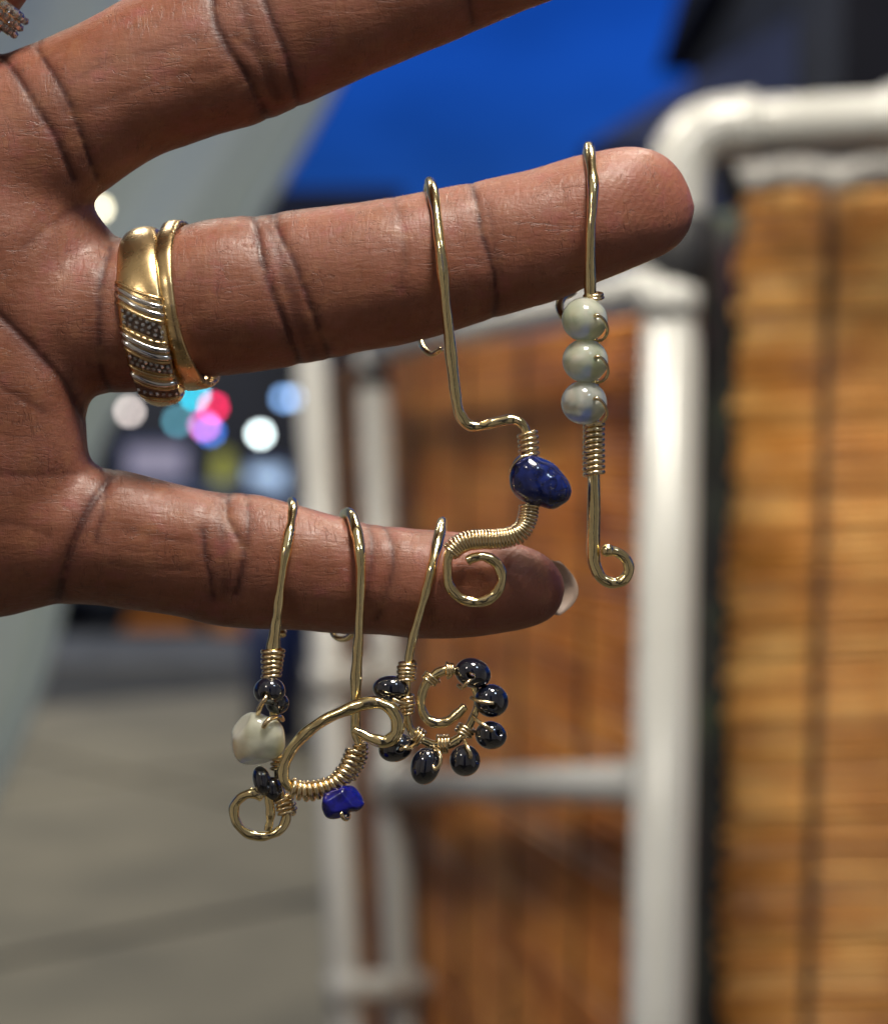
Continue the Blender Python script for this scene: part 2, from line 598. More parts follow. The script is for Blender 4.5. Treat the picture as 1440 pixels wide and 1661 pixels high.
# parked car -------------------------------------------------------
def car(loc, label):
    t = thing('parked_car', label, 'car', loc)
    prof = [(-2.1, .35), (-2.15, .62), (-2.0, .86), (-1.25, .95), (-.65, 1.38), (.75, 1.42), (1.45, .98), (2.05, .88), (2.15, .6), (2.1, .35)]
    b = bmesh.new()
    L = []
    for s, k in ((-0.85, 1), (0.85, 1)):
        L.append([b.verts.new((x, s * (1 if z < 1 else .82), z)) for x, z in prof])
    n = len(prof)
    for i in range(n):
        b.faces.new((L[0][i], L[0][(i + 1) % n], L[1][(i + 1) % n], L[1][i]))
    b.faces.new(L[0][::-1])
    b.faces.new(L[1])
    bmesh.ops.bevel(b, geom=b.edges[:], offset=0.04, segments=2, affect='EDGES')
    for v in b.verts:
        v.co += Vector(loc)
    bm_obj('body', b, M['carpaint'], t)
    for a0, a1 in ((-1.05, -.05), (.05, 1.15)):
        v = [(a0, -.862, .97), (a1, -.862, .97), (min(a1, .8), -.745, 1.32), (max(a0, -.6), -.745, 1.32)]
        v += [(p[0], p[1] + .03, p[2]) for p in v]
        v = [tuple(np.array(p) + np.array(loc)) for p in v]
        mesh_obj('window', v, [(0, 1, 2, 3), (7, 6, 5, 4), (0, 4, 5, 1), (1, 5, 6, 2), (2, 6, 7, 3), (3, 7, 4, 0)], M['glass'], t, smooth=False)
    for x in (-1.35, 1.35):
        for y in (-.8, .8):
            b = bmesh.new()
            bmesh.ops.create_cone(b, cap_ends=True, segments=20, radius1=.32, radius2=.32, depth=.2, matrix=Matrix.Translation(Vector(loc) + Vector((x, y, .32))) @ Matrix.Rotation(PI / 2, 4, 'X'))
            bm_obj('wheel', b, M['rubber'], t)
    for y in (-.6, .6):
        b = bmesh.new()
        bmesh.ops.create_uvsphere(b, u_segments=12, v_segments=8, radius=.1, matrix=Matrix.Translation(Vector(loc) + Vector((2.08, y, .7))))
        bm_obj('headlight', b, M['pvc'], t)
    return t


cp = P(300, 760, 17.6)
car((cp[0], cp[1], -0.149), 'grey blue parked car in the street behind the hand')

# street lamps out of focus ----------------------------------------


def bulb(px, py, d, col, strength, label, r=0.03, cat='lamp'):
    c = P(px, py, d)
    t = thing('street_bulb', label, cat, tuple(c), group='lit bulbs hung across the street')
    b = bmesh.new()
    bmesh.ops.create_uvsphere(b, u_segments=16, v_segments=10, radius=r, matrix=Matrix.Translation(Vector(c)))
    nm = 'glow_' + label.split()[0] + str(px)
    bm_obj('glass_bulb', b, mat_emit(nm, col, strength), t)
    b = bmesh.new()
    bmesh.ops.create_cone(b, cap_ends=True, segments=12, radius1=r * .55, radius2=r * .45, depth=r * 1.4, matrix=Matrix.Translation(Vector(c) + Vector((0, 0.0, r * 1.55))))
    bm_obj('socket', b, M['black'], t)
    return t


def st(k, r, d):       # emission so that the blur disc shows luminance k
    ratio = (r * F / d) ** 2 / (27.0) ** 2
    return k / ratio


for (px, py, d, col, k, r, lab) in [
    (422, 704, 12.0, (0.85, 1.0, 1.0), 1.25, .03, 'brightest white street bulb right of the two gold rings'),
    (210, 667, 12.5, (0.78, 0.68, 0.64), 0.72, .03, 'dull pinkish white bulb just below the wide ring'),
    (288, 683, 13.0, (0.10, 0.33, 0.42), 0.62, .03, 'dim teal bulb between the pinkish white and the pink one'),
    (346, 660, 13.0, (1.0, 0.02, 0.12), 0.85, .03, 'red bulb below the narrow gold ring'),
    (331, 690, 12.6, (1.0, 0.24, 0.75), 0.60, .03, 'pink bulb under the red one'),
    (341, 700, 13.4, (0.06, 0.25, 0.95), 0.55, .03, 'blue bulb behind the pink one'),
    (316, 640, 13.2, (0.05, 0.75, 1.0), 0.85, .03, 'cyan bulb peeping out under the two gold rings'),
    (461, 646, 12.0, (0.22, 0.42, 0.80), 0.62, .03, 'left of the two pale blue overlapping bulbs beside the post'),
    (482, 645, 12.3, (0.32, 0.46, 0.72), 0.58, .03, 'right of the two pale blue overlapping bulbs beside the post'),
]:
    bulb(px, py, d, col, st(k, r, d), lab, r)
bulb(162, 338, 2.6, (1.0, 0.90, 0.62), st(1.0, .008, 2.6), 'warm white bulb on the tent sidewall at the finger web', .008)

# orange road glow shaped as a barrier, yellow post, navy bin
t = thing('glow_block', 'warm road glow built as an orange barrier standing on the road below the little finger', 'glow_block', tuple(P(300, 1003, 17.2)))
b = bmesh.new()
c = P(262, 1000, 17.3)
box(b, (c[0], c[1], 0.12), (.32, .10, .27))
box(b, (c[0], c[1], -.12), (.36, .16, .028))
bmesh.ops.bevel(b, geom=b.edges[:], offset=0.02, segments=1, affect='EDGES')
bm_obj('panel', b, M['orange'], t, smooth=False)
b = bmesh.new()
c = P(375, 1010, 17.0)
box(b, (c[0], c[1], 0.06), (.18, .10, .21))
bmesh.ops.bevel(b, geom=b.edges[:], offset=0.02, segments=1, affect='EDGES')
bm_obj('end_block', b, M['orange'], t, smooth=False)

c = P(364, 760, 18.3)
t = thing('bollard', 'yellow green post standing in the street under the pink bulb', 'post', (c[0], c[1], -.15))
b = bmesh.new()
bmesh.ops.create_cone(b, cap_ends=True, segments=20, radius1=.11, radius2=.11, depth=1.62, matrix=Matrix.Translation((c[0], c[1], .66)))
bm_obj('shaft', b, M['yellow'], t)
b = bmesh.new()
bmesh.ops.create_uvsphere(b, u_segments=20, v_segments=8, radius=.112, matrix=Matrix.Translation((c[0], c[1], 1.475)))
bm_obj('cap', b, M['yellow'], t)

c = P(448, 1200, 9.2)
t = thing('litter_bin', 'navy blue litter bin standing on the pavement left of the white posts', 'bin', (c[0], c[1], 0))
b = bmesh.new()
bmesh.ops.create_cone(b, cap_ends=True, segments=24, radius1=.14, radius2=.165, depth=.82, matrix=Matrix.Translation((c[0], c[1], .41)))
bm_obj('drum', b, M['navy'], t)
b = bmesh.new()
bmesh.ops.create_cone(b, cap_ends=True, segments=24, radius1=.175, radius2=.12, depth=.07, matrix=Matrix.Translation((c[0], c[1], .856)))
bm_obj('lid', b, M['black'], t)

# white tent sidewall, pulled back so its edge runs down to the left
edge = spline([(980, -1000), (760, -420), (620, -100), (565, 60), (530, 140), (458, 270), (400, 365), (310, 500), (205, 620), (150, 720), (105, 880), (75, 1040), (20, 1200), (-80, 1400), (-280, 1700)], 6)
V, Fs = [], []
nu = 60
for e in edge:
    for u in range(nu + 1):
        k = u / nu
        x = e[0] - 2400 * k
        dd = 2.75 + 0.035 * math.sin(u * 0.55 + e[1] * 0.004) * (0.3 + k) + 0.02 * math.sin(u * 1.3 + 1)
        V.append(P(x, e[1], dd))
m_ = nu + 1
for i in range(len(edge) - 1):
    for u in range(nu):
        Fs.append((i * m_ + u, i * m_ + u + 1, (i + 1) * m_ + u + 1, (i + 1) * m_ + u))
o = mesh_obj('sidewall', V, Fs, M['sidewall'])
md = o.modifiers.new('thick', 'SOLIDIFY')
md.thickness = 0.003
sw = thing('tent_sidewall', 'grey white tent sidewall pulled back at the left behind the hand', 'tent wall', tuple(P(-200, 1400, 2.75)))
o.name = 'cloth'
put(o, sw)
tube('hem', [P(e[0] + 4, e[1], 2.75) for e in edge], 0.012, M['sidewall'], sw, seg=8)

# unseen stall canopy above the camera, built for broad reflections and blocking sky
lerp_ = lambda a, b, k: a + (b - a) * k

V, Fs = [], []
for (x, y, z) in ((-1.6, -1.4, 2.25), (1.6, -1.4, 2.25), (1.6, 1.5, 2.25), (-1.6, 1.5, 2.25), (0, .05, 2.75)):
    V.append((x, y, z))
cn = mesh_obj('roof_cloth', V, [(0, 1, 4), (1, 2, 4), (2, 3, 4), (3, 0, 4)], M['stall_cloth'], None, smooth=False)
md = cn.modifiers.new('thick', 'SOLIDIFY')
md.thickness = 0.004
ct = thing('stall_canopy', 'unseen white cloth canopy of the market stall over the hand', 'canopy', (0, .05, 2.25))
put(cn, ct)
for (va, vb) in (((-1.58, -1.38), (-.22, -1.38)), ((.14, -1.38), (1.58, -1.38)), ((1.58, -1.38), (1.58, .2)), ((-1.58, -1.38), (-1.58, .2))):  # unseen walls added for pale wire reflections; the opening adds contrast
    V, Fs = [], []
    for i in range(61):
        for j in (0, 1):
            k = i / 60
            off = .03 * math.sin(i * .9)
            V.append((lerp_(va[0], vb[0], k) + off, lerp_(va[1], vb[1], k) + off, .02 + j * 2.2))
    for i in range(60):
        Fs.append((2 * i, 2 * i + 1, 2 * i + 3, 2 * i + 2))
    mesh_obj('reflector_cloth', V, Fs, M['stall_cloth'], ct)
for (x, y) in ((-1.6, -1.4), (1.6, -1.4), (-1.6, 1.5), (1.6, 1.5)):
    tube('pole', [(x, y, 0), (x, y, 2.24)], 0.016, M['pvc'], ct, seg=12)


# ================================================================== PIPE FRAMES AND REED SCREENS
def pipe(name, a, b, r, parent, seg=24):
    return tube(name, [a, b], r, M['pvc'], parent, seg=seg)


def lerp(a, b, t):
    return a + (b - a) * t


lf = thing('pipe_frame', 'white pipe frame with three posts and a middle rail holding the darker reed screen', 'frame', tuple(P(800, 3000, 1.5)))
R1 = 0.0150
p1a, p1b = P(503, 560, 1.70), P(640, 3050, 1.70)
p2a, p2b = P(603, 560, 1.75), P(712, 3050, 1.75)
p3a, p3b = P(1086, 468, 1.12), P(1010, 4300, 1.12)
pipe('post', p1a, p1b, R1, lf)
pipe('post', p2a, p2b, R1, lf)
pipe('post', p3a, p3b, 0.0165, lf)


def on(pa, pb, ya, yb, y):
    return lerp(pa, pb, (y - ya) / (yb - ya))


q1 = lambda y: on(p1a, p1b, 560, 3050, y)
q2 = lambda y: on(p2a, p2b, 560, 3050, y)
q3 = lambda y: on(p3a, p3b, 468, 4300, y)
# rails
pipe('rail', P(1050, 466, 1.12), P(603, 572, 1.75), .0115, lf)
pipe('rail', P(1075, 1271, 1.12), P(640, 1274, 1.72), 0.0135, lf)
pipe('rail', q1(1100), q2(1097), R1 * 1.1, lf)
pipe('rail', q1(1603), P(690, 1600, 1.75), R1 * .9, lf)
for c0, c1, r in ((q2(1240), q2(1310), .0185), (q2(1078), q2(1122), .0215), (q2(1575), q2(1630), .0180), (q1(1078), q1(1122), .0205),
                  (q1(1575), q1(1630), .0180), (q3(468), q3(515), .0190)):
    pipe('tee_fitting', c0, c1, r, lf)
pipe('socket', P(640, 1274, 1.745), P(700, 1273, 1.69), 0.0170, lf)
pipe('socket', P(1040, 1271, 1.17), P(1070, 1271, 1.125), 0.0150, lf)
for (c0, c1, r) in ((q2(598), q2(626), .0168),):
    tube('strap', [c0, c1], r, M['black'], lf, seg=16)

rf = thing('pipe_frame', 'tall white pipe frame with a rounded elbow at the fingertip', 'frame', tuple(P(1300, 3000, 1.25)))
RP = 0.0170
DR = 1.16
elb = spline([(1096, 420), (1096, 330), (1102, 268), (1125, 225), (1165, 207), (1215, 203)], 6)
tube('elbow', [P(a, b_, DR) for a, b_ in elb], 0.0200, M['pvc'], rf, seg=24)
tube('pipe', [P(1200, 204, DR), P(1900, 165, DR)], RP, M['pvc'], rf, seg=24)
tube('collar', [P(1203, 204, DR), P(1222, 203, DR)], .0215, M['pvc'], rf, seg=24)
tube('collar', [P(1436, 191, DR), P(1500, 187, DR)], .0205, M['pvc'], rf, seg=24)
tube('post', [P(1096, 400, DR + .01), P(1040, 4100, DR + .01)], RP * .95, M['pvc'], rf, seg=24)
tube('post', [P(1890, 165, DR), P(1830, 4100, DR)], RP, M['pvc'], rf, seg=24)
tube('strap', [P(1096, 352, DR - .003), P(1093, 470, DR - .003)], .0240, M['black'], rf, seg=16)
tube('strap', [P(1176, 262, DR + .03), P(1192, 330, DR + .03)], .007, M['black'], rf, seg=12)

reed_meshes = []


def reed_mesh(mat, k):
    V, Fs = tube_data(np.array([[x, 0.0, 0.0] for x in np.linspace(0, 1, 5)]) + np.stack([np.zeros(5), rng.normal(0, .0008, 5), rng.normal(0, .0007, 5)], 1), 0.0030, 6)
    me = bpy.data.meshes.new('reed')
    me.from_pydata([tuple(v) for v in V], [], Fs)
    me.materials.append(mat)
    me.polygons.foreach_set('use_smooth', [True] * len(me.polygons))
    return me


def screen(label, aT, bT, aB, bB, mat, threads, pitch=0.0056, cord=.0042):
    """reed screen whose top edge runs aT-bT and bottom edge aB-bB"""
    t = thing('reed_screen', label, 'reed screen', tuple(lerp(aB, bB, .5)))
    inv = Matrix.Translation(-Vector(t.location))
    ms = [reed_mesh(mat, k) for k in range(6)]
    n = min(290, int(np.linalg.norm(aB - aT) / pitch))
    for i in range(n):
        k = i / n
        a, b_ = lerp(aT, aB, k), lerp(bT, bB, k)
        ax = b_ - a
        ext = random.uniform(-.005, .005)
        a = a - ax / np.linalg.norm(ax) * ext
        L = np.linalg.norm(ax) + random.uniform(-.012, .012)
        o = bpy.data.objects.new('reed', random.choice(ms))
        COL.objects.link(o)
        o.parent = t
        o.matrix_parent_inverse = inv
        q = Vector(ax).to_track_quat('X', 'Z')
        o.rotation_mode = 'QUATERNION'
        o.rotation_quaternion = q
        a = a + np.array([0, random.uniform(-.0015, .0015), random.uniform(-.0007, .0007)])
        o.location = a
        s = random.choice((.8, .9, 1, 1, 1.05))
        o.scale = (L, s, s)
    nrm = np.cross(lerp(aT, bT, 1) - aT, aB - aT)
    nrm /= np.linalg.norm(nrm)
    if np.dot(nrm, FWD) > 0:
        nrm = -nrm
    for k in threads:
        pts = []
        for i in range(60):
            v = i / 59
            p = lerp(lerp(aT, bT, k), lerp(aB, bB, k), v)
            pts.append(p + nrm * (.0040 + .0010 * (i % 2)))
        tube('stitching', pts, cord, M['thread'], t, seg=5)
    return t


def zline(p, z):
    """same x, y; other height"""
    return np.array([p[0], p[1], z])


aT, bT = P(538, 600, 2.15), P(1075, 512, 1.22)
aB = np.array([aT[0] + .02, aT[1], .05])
bB = np.array([bT[0] - .045, bT[1], .05])
screen('darker brown reed screen hung in the three post frame', aT, bT, aB, bB, M['reed_dark'], (.09, .24, .40, .56, .72, .88), cord=.0022)
aT, bT = P(1203, 312, 1.24), P(1900, 285, 1.24)
aB = np.array([aT[0] - .032, aT[1], .05])
bB = np.array([bT[0] - .06, bT[1], .05])
screen('honey coloured reed screen hung in the tall frame at the right edge', aT, bT, aB, bB, M['reed_light'], (.205, .52, .78))  # thick default cord also carries the shadow gap along the stitching

# grey cloth strip rolled over the top of the right screen
V, Fs = [], []
for i in range(41):
    for j in range(13):
        x = lerp(1180, 1900, i / 40)
        a = j / 12 * PI * 1.2
        y = 284 - x * 0 + (-14 * (x - 1180) / 720) + 26 * -math.cos(a) + 5 * math.sin(i * .8)
        V.append(P(x, y + 4, 1.215 - .012 * math.sin(a) + .003 * math.sin(i * 1.7 + j)))
for i in range(40):
    for j in range(12):
        Fs.append((i * 13 + j, i * 13 + j + 1, (i + 1) * 13 + j + 1, (i + 1) * 13 + j))
o = mesh_obj('rolled_cloth', V, Fs, M['greycloth'])
md = o.modifiers.new('thick', 'SOLIDIFY')
md.thickness = .002
tag(o, 'crumpled grey cloth rolled between the white top pipe and the honey reed screen', 'cloth')

# dark patterned cloth hanging in the gap
mc = bpy.data.materials.new('dark_floral_cloth')
nt, bs = nodes(mc)
g = nt.nodes.new('ShaderNodeNewGeometry')
nz = nt.nodes.new('ShaderNodeTexNoise')
nz.inputs['Scale'].default_value = 11
nz.inputs['Detail'].default_value = 2
nt.links.new(g.outputs['Position'], nz.inputs['Vector'])
cr = nt.nodes.new('ShaderNodeValToRGB')
E = cr.color_ramp.elements
E[0].position, E[0].color = 0.30, (0.14, 0.03, 0.07, 1)
E[1].position, E[1].color = 0.72, (0.12, 0.15, 0.22, 1)
for pos, c_ in ((.42, (.012, .012, .014, 1)), (.54, (.03, .033, .03, 1)), (.62, (.07, .10, .05, 1))):
    e = E.new(pos)
    e.color = c_
nt.links.new(nz.outputs[0], cr.inputs[0])
nt.links.new(cr.outputs[0], bs.inputs['Base Color'])
bs.inputs['Roughness'].default_value = 0.8
V, Fs = [], []
for i in range(41):
    for j in range(13):
        y = lerp(345, 3600, i / 40)
        x = lerp(1098, 1212, j / 12) - 0.024 * (y - 400)
        V.append(P(x, y, 1.275 + .008 * math.sin(j * 1.2 + i * .15)))
for i in range(40):
    for j in range(12):
        Fs.append((i * 13 + j, i * 13 + j + 1, (i + 1) * 13 + j + 1, (i + 1) * 13 + j))
o = mesh_obj('hanging_cloth', V, Fs, mc)
md = o.modifiers.new('thick', 'SOLIDIFY')
md.thickness = .002
tag(o, 'dark cloth with green and magenta blotches hanging beside the white post', 'cloth')


# ================================================================== HAND
def sec_v(x, yt, yb, zf, zb, cz=0.0):
    return ((x, (yt + yb) / 2, cz), (0, (yb - yt) / 2), zf, zb)


def sec_p(T, B_, zf, zb, cz=0.0):
    return (((T[0] + B_[0]) / 2, (T[1] + B_[1]) / 2, cz), ((B_[0] - T[0]) / 2, (B_[1] - T[1]) / 2), zf, zb)


SEG = 40


def loft(bm, secs, pole0, pole1, ex=2.25):
    # smooth the table with a spline
    rows = np.array([[*s[0], *s[1], s[2], s[3]] for s in secs])
    rows = spline(rows, 4)
    rings = []
    for r in rows:
        ring = []
        for k in range(SEG):
            a = 2 * PI * k / SEG
            c, s = math.cos(a), math.sin(a)
            cc = math.copysign(abs(c) ** (2 / ex), c)
            ss = math.copysign(abs(s) ** (2 / ex), s)
            zz = ss * (r[5] if ss > 0 else r[6])
            ring.append(bm.verts.new((r[0] + cc * r[3], r[1] + cc * r[4], r[2] + zz)))
        rings.append(ring)
    for i in range(len(rings) - 1):
        for k in range(SEG):
            m = (k + 1) % SEG
            bm.faces.new((rings[i][k], rings[i][m], rings[i + 1][m], rings[i + 1][k]))
    v0, v1 = bm.verts.new(pole0), bm.verts.new(pole1)
    for k in range(SEG):
        m = (k + 1) % SEG
        bm.faces.new((v0, rings[0][m], rings[0][k]))
        bm.faces.new((v1, rings[-1][k], rings[-1][m]))


hb = bmesh.new()
# ring finger
ring_s = [(-60, 385, 640, 120, 95), (60, 388, 640, 118, 95), (160, 388, 640, 112, 95), (230, 384, 636, 110, 98), (300, 365, 617, 110, 98), (350, 353, 611, 112, 100), (420, 346, 604, 106, 102),
          (480, 340, 593, 104, 103), (560, 330, 576, 112, 100), (640, 319, 561, 112, 96), (700, 308, 548, 108, 92), (780, 292, 524, 99, 88),
          (850, 277, 503, 104, 82), (900, 262, 486, 106, 78), (950, 248, 467, 105, 74), (1000, 239, 447, 98, 68), (1040, 240, 430, 86, 60), (1075, 251, 415, 70, 50), (1100, 271, 398, 52, 38), (1117, 300, 374, 32, 24)]
loft(hb, [sec_v(*s) for s in ring_s], (-90, 512, 0), (1127, 337, 0))
# little finger
pk = [(-40, 745, 985, 112, 90), (60, 748, 983, 110, 88), (140, 752, 982, 102, 86), (200, 762, 988, 98, 86), (260, 779, 997, 97, 86), (310, 789, 1006, 96, 86), (350, 796, 1014, 92, 86), (400, 800, 1020, 90, 86), (450, 809, 1022, 94, 84),
      (490, 821, 1024, 96, 82), (540, 836, 1028, 94, 80), (600, 848, 1031, 86, 76), (660, 856, 1035, 90, 72), (720, 861, 1036, 92, 68), (780, 868, 1033, 88, 62), (830, 879, 1026, 78, 54),
      (870, 892, 1015, 62, 44), (893, 906, 1003, 48, 34), (909, 928, 985, 28, 22)]
loft(hb, [sec_v(*s) for s in pk], (-70, 865, 0), (917, 957, 0))
# middle finger
mf = [((-130, 160), (-20, 400), 125, 100), ((-30, 100), (75, 365), 120, 100), ((35, 76), (150, 328), 115, 100), ((112, 42), (205, 285), 112, 102), ((172, 12), (262, 250), 114, 104), ((232, -18), (330, 226), 112, 104),
      ((332, -60), (430, 196), 108, 106), ((402, -88), (500, 169), 106, 106), ((482, -120), (570, 136), 112, 102), ((560, -150), (650, 101), 114, 98), ((650, -180), (740, 65), 108, 94),
      ((740, -212), (830, 26), 100, 90), ((850, -250), (930, -14), 104, 84), ((930, -275), (1010, -54), 102, 76), ((995, -285), (1065, -100), 86, 60), ((1035, -270), (1085, -135), 58, 42)]
loft(hb, [sec_p(*s) for s in mf], (-160, 290, 0), (1085, -205, 0))
# index finger
ix = [((-330, 120), (-160, 330), 120, 100), ((-215, 0), (-70, 130), 115, 100), ((-150, -70), (10, 45), 112, 100), ((-90, -165), (70, -40), 110, 100), ((-20, -270), (150, -140), 108, 102),
      ((60, -390), (230, -270), 106, 96), ((140, -520), (310, -400), 104, 92), ((225, -650), (385, -540), 98, 84), ((300, -740), (430, -655), 80, 60), ((345, -775), (430, -720), 50, 36)]
loft(hb, [sec_p(*s) for s in ix], (-300, 260, 0), (405, -765, 0))
# palm and forearm
pm = [(-2500, 260, 860, 250, 260), (-1900, 290, 850, 210, 220), (-1450, 330, 830, 185, 185), (-1200, 250, 880, 200, 170), (-1000, 90, 940, 215, 160), (-750, -60, 985, 200, 150), (-450, -120, 1010, 165, 140),
      (-200, -60, 1020, 150, 128), (-90, 20, 1016, 140, 120), (0, 95, 1004, 132, 112), (50, 150, 994, 122, 105), (95, 215, 972, 104, 92), (125, 290, 930, 72, 66), (139, 360, 860, 36, 36)]
loft(hb, [sec_v(*s) for s in pm], (-2520, 560, 0), (144, 600, 0), ex=2.5)
wb = [(70, 290, 500, 90, 80), (110, 305, 480, 80, 70), (140, 322, 465, 62, 55), (163, 346, 450, 46, 42), (180, 370, 425, 30, 28)]
loft(hb, [sec_v(*s) for s in wb], (40, 400, 0), (186, 392, 0))
# thumb
th = [((-1050, 180), (-700, 620), 150, 120), ((-900, -20), (-560, 280), 150, 110), ((-790, -200), (-500, -20), 130, 105), ((-720, -420), (-460, -290), 115, 100), ((-680, -640), (-430, -560), 110, 92), ((-650, -820), (-420, -760), 100, 80), ((-610, -930), (-460, -900), 70, 50)]
loft(hb, [sec_p(T, B_, a, b_, 60) for T, B_, a, b_ in th], (-880, 420, 60), (-535, -960, 60))
bmesh.ops.recalc_face_normals(hb, faces=hb.faces[:])
me0 = bpy.data.meshes.new('hand_tmp')
hb.to_mesh(me0)
hb.free()
tmp = bpy.data.objects.new('hand_tmp', me0)
COL.objects.link(tmp)
rm = tmp.modifiers.new('r', 'REMESH')
rm.mode = 'VOXEL'
rm.voxel_size = 5.0
dg = bpy.context.evaluated_depsgraph_get()
ev = tmp.evaluated_get(dg)
me = bpy.data.meshes.new_from_object(ev)
bpy.data.objects.remove(tmp)
nv = len(me.vertices)
co = np.empty(nv * 3)
me.vertices.foreach_get('co', co)
co = co.reshape(-1, 3)
ne = len(me.edges)
ed = np.empty(ne * 2, dtype=np.int64)
me.edges.foreach_get('vertices', ed)
ed = ed.reshape(-1, 2)
deg = np.bincount(ed.ravel(), minlength=nv).astype(float)


def lap(a):
    out = np.empty_like(a)
    for k in range(a.shape[1]):
        s = np.bincount(ed[:, 0], a[ed[:, 1], k], nv) + np.bincount(ed[:, 1], a[ed[:, 0], k], nv)
        out[:, k] = s / deg
    return out


def near(c, r):
    d2 = ((co[:, :2] - np.array(c)) ** 2).sum(1)
    return np.exp(-d2 / (r * r))


web = np.clip(0.45 * near((150, 335), 70) + near((150, 690), 70) + near((60, 700), 110) + near((60, 350), 110) + near((-10, 110), 70) + near((110, 985), 60)
              + (co[:, 0] < 90) * 0.75, 0, 1)[:, None]
for it in range(70):
    a = lap(co)
    wgt = 0.62 * (web if it > 10 else np.ones_like(web))
    co = co + (a - co) * wgt
# normals
me.vertices.foreach_set('co', co.ravel())
me.update()
nr = np.empty(nv * 3)
me.vertices.foreach_get('normal', nr)
nr = nr.reshape(-1, 3)

# creases and painted joint shade: (polyline, depth, width)
CR = [
    ([(5, 92), (30, 125), (60, 175), (92, 228), (120, 290)], 6, 7),
    ([(62, 80), (92, 128), (116, 175), (134, 225), (158, 290)], 5, 6),
    ([(340, -40), (348, 30), (372, 82), (404, 130), (434, 195)], 6.5, 8),
    ([(415, -40), (436, 20), (460, 78), (478, 140), (484, 175)], 5.5, 7),
    ([(385, 60), (415, 90), (440, 150)], 2.5, 8),
    ([(738, -80), (758, -20), (768, 40)], 3.5, 6),
    ([(110, 135), (180, 98), (260, 80), (330, 60)], 1.2, 6),
    ([(140, 180), (230, 140), (300, 120), (360, 110)], 1.2, 7),
    ([(412, 344), (418, 380), (428, 430), (444, 480), (466, 535), (486, 592)], 7, 6.5),
    ([(442, 342), (456, 382), (480, 432), (498, 485), (520, 540), (536, 584)], 5, 6),
    ([(428, 350), (446, 400), (458, 440), (474, 500), (500, 570)], 2.5, 10),
    ([(638, 320), (650, 360), (656, 420), (650, 470)], 1.8, 5),
    ([(440, 350), (462, 430), (486, 510), (512, 585)], 2.6, 17),  # the broad entries here lay joint shade into the skin colour
    ([(385, -30), (405, 50), (436, 120), (460, 185)], 2.6, 17),
    ([(362, 800), (362, 880), (366, 960)], 2.4, 15),
    ([(80, 120), (110, 190), (135, 265)], 2.0, 14),
    ([(764, 293), (774, 335), (782, 380), (798, 430), (806, 485), (800, 520)], 4.5, 6),
    ([(790, 330), (800, 380), (812, 450)], 1.6, 6),
    ([(178, 775), (150, 815), (128, 860), (112, 905), (94, 975)], 6, 8),
    ([(168, 745), (172, 790), (165, 840), (155, 880)], 3.0, 7),
    ([(330, 860), (334, 900), (342, 940), (346, 975)], 4.5, 6),
    ([(372, 800), (368, 835), (384, 868), (396, 895), (390, 935), (382, 965)], 5, 6),
    ([(400, 803), (404, 850), (398, 890)], 3, 6),
    ([(598, 848), (604, 885), (600, 930), (590, 975)], 3.2, 6),
    ([(624, 852), (634, 880), (638, 910), (628, 960), (612, 1005)], 3.2, 6),
    ([(200, 860), (260, 872), (320, 880)], 1.5, 5),
    ([(180, 915), (240, 925), (310, 922)], 1.2, 5),
    ([(-200, 400), (-80, 450), (0, 512), (50, 560), (105, 622), (148, 690)], 7, 9),
    ([(-200, 560), (-90, 600), (0, 628), (70, 668)], 2.2, 8),
    ([(-150, 750), (0, 770), (90, 770), (140, 765)], 1.8, 8),
    ([(-60, 860), (20, 850), (80, 870)], 1.5, 7),
    ([(130, 330), (90, 360), (40, 400)], 2.0, 9),
    ([(180, 400), (165, 450), (160, 520), (165, 600), (180, 640)], 4.0, 9),
]
crease_shade = np.zeros(nv)
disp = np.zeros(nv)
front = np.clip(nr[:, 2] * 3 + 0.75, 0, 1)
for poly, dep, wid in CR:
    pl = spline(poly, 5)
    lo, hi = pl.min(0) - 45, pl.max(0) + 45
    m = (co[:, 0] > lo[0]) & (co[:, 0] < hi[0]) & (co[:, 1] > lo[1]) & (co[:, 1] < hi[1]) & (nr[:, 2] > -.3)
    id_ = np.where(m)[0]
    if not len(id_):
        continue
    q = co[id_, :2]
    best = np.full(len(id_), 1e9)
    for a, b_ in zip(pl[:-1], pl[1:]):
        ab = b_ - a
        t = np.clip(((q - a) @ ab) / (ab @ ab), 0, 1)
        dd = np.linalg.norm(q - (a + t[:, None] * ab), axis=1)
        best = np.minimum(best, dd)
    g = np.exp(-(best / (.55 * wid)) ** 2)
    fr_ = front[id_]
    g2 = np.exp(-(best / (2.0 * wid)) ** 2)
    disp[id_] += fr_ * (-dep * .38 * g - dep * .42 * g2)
    crease_shade[id_] = np.maximum(crease_shade[id_], fr_ * g * min(1, dep / 6.0) + fr_ * 0.62 * g2 * min(1, dep / 6.0))
# soft unevenness of the flesh
ii = np.where((co[:, 0] > -400))[0]
for sc, am in ((1 / 95.0, 3.2), (1 / 38.0, 0.5)):
    for i in ii:
        disp[i] += am * mnoise.noise(Vector(co[i] * sc))
co2 = co + nr * disp[:, None]
world = Harr(np.stack([co2[:, 0], co2[:, 1], co2[:, 2]], 1))
me.vertices.foreach_set('co', world.ravel())
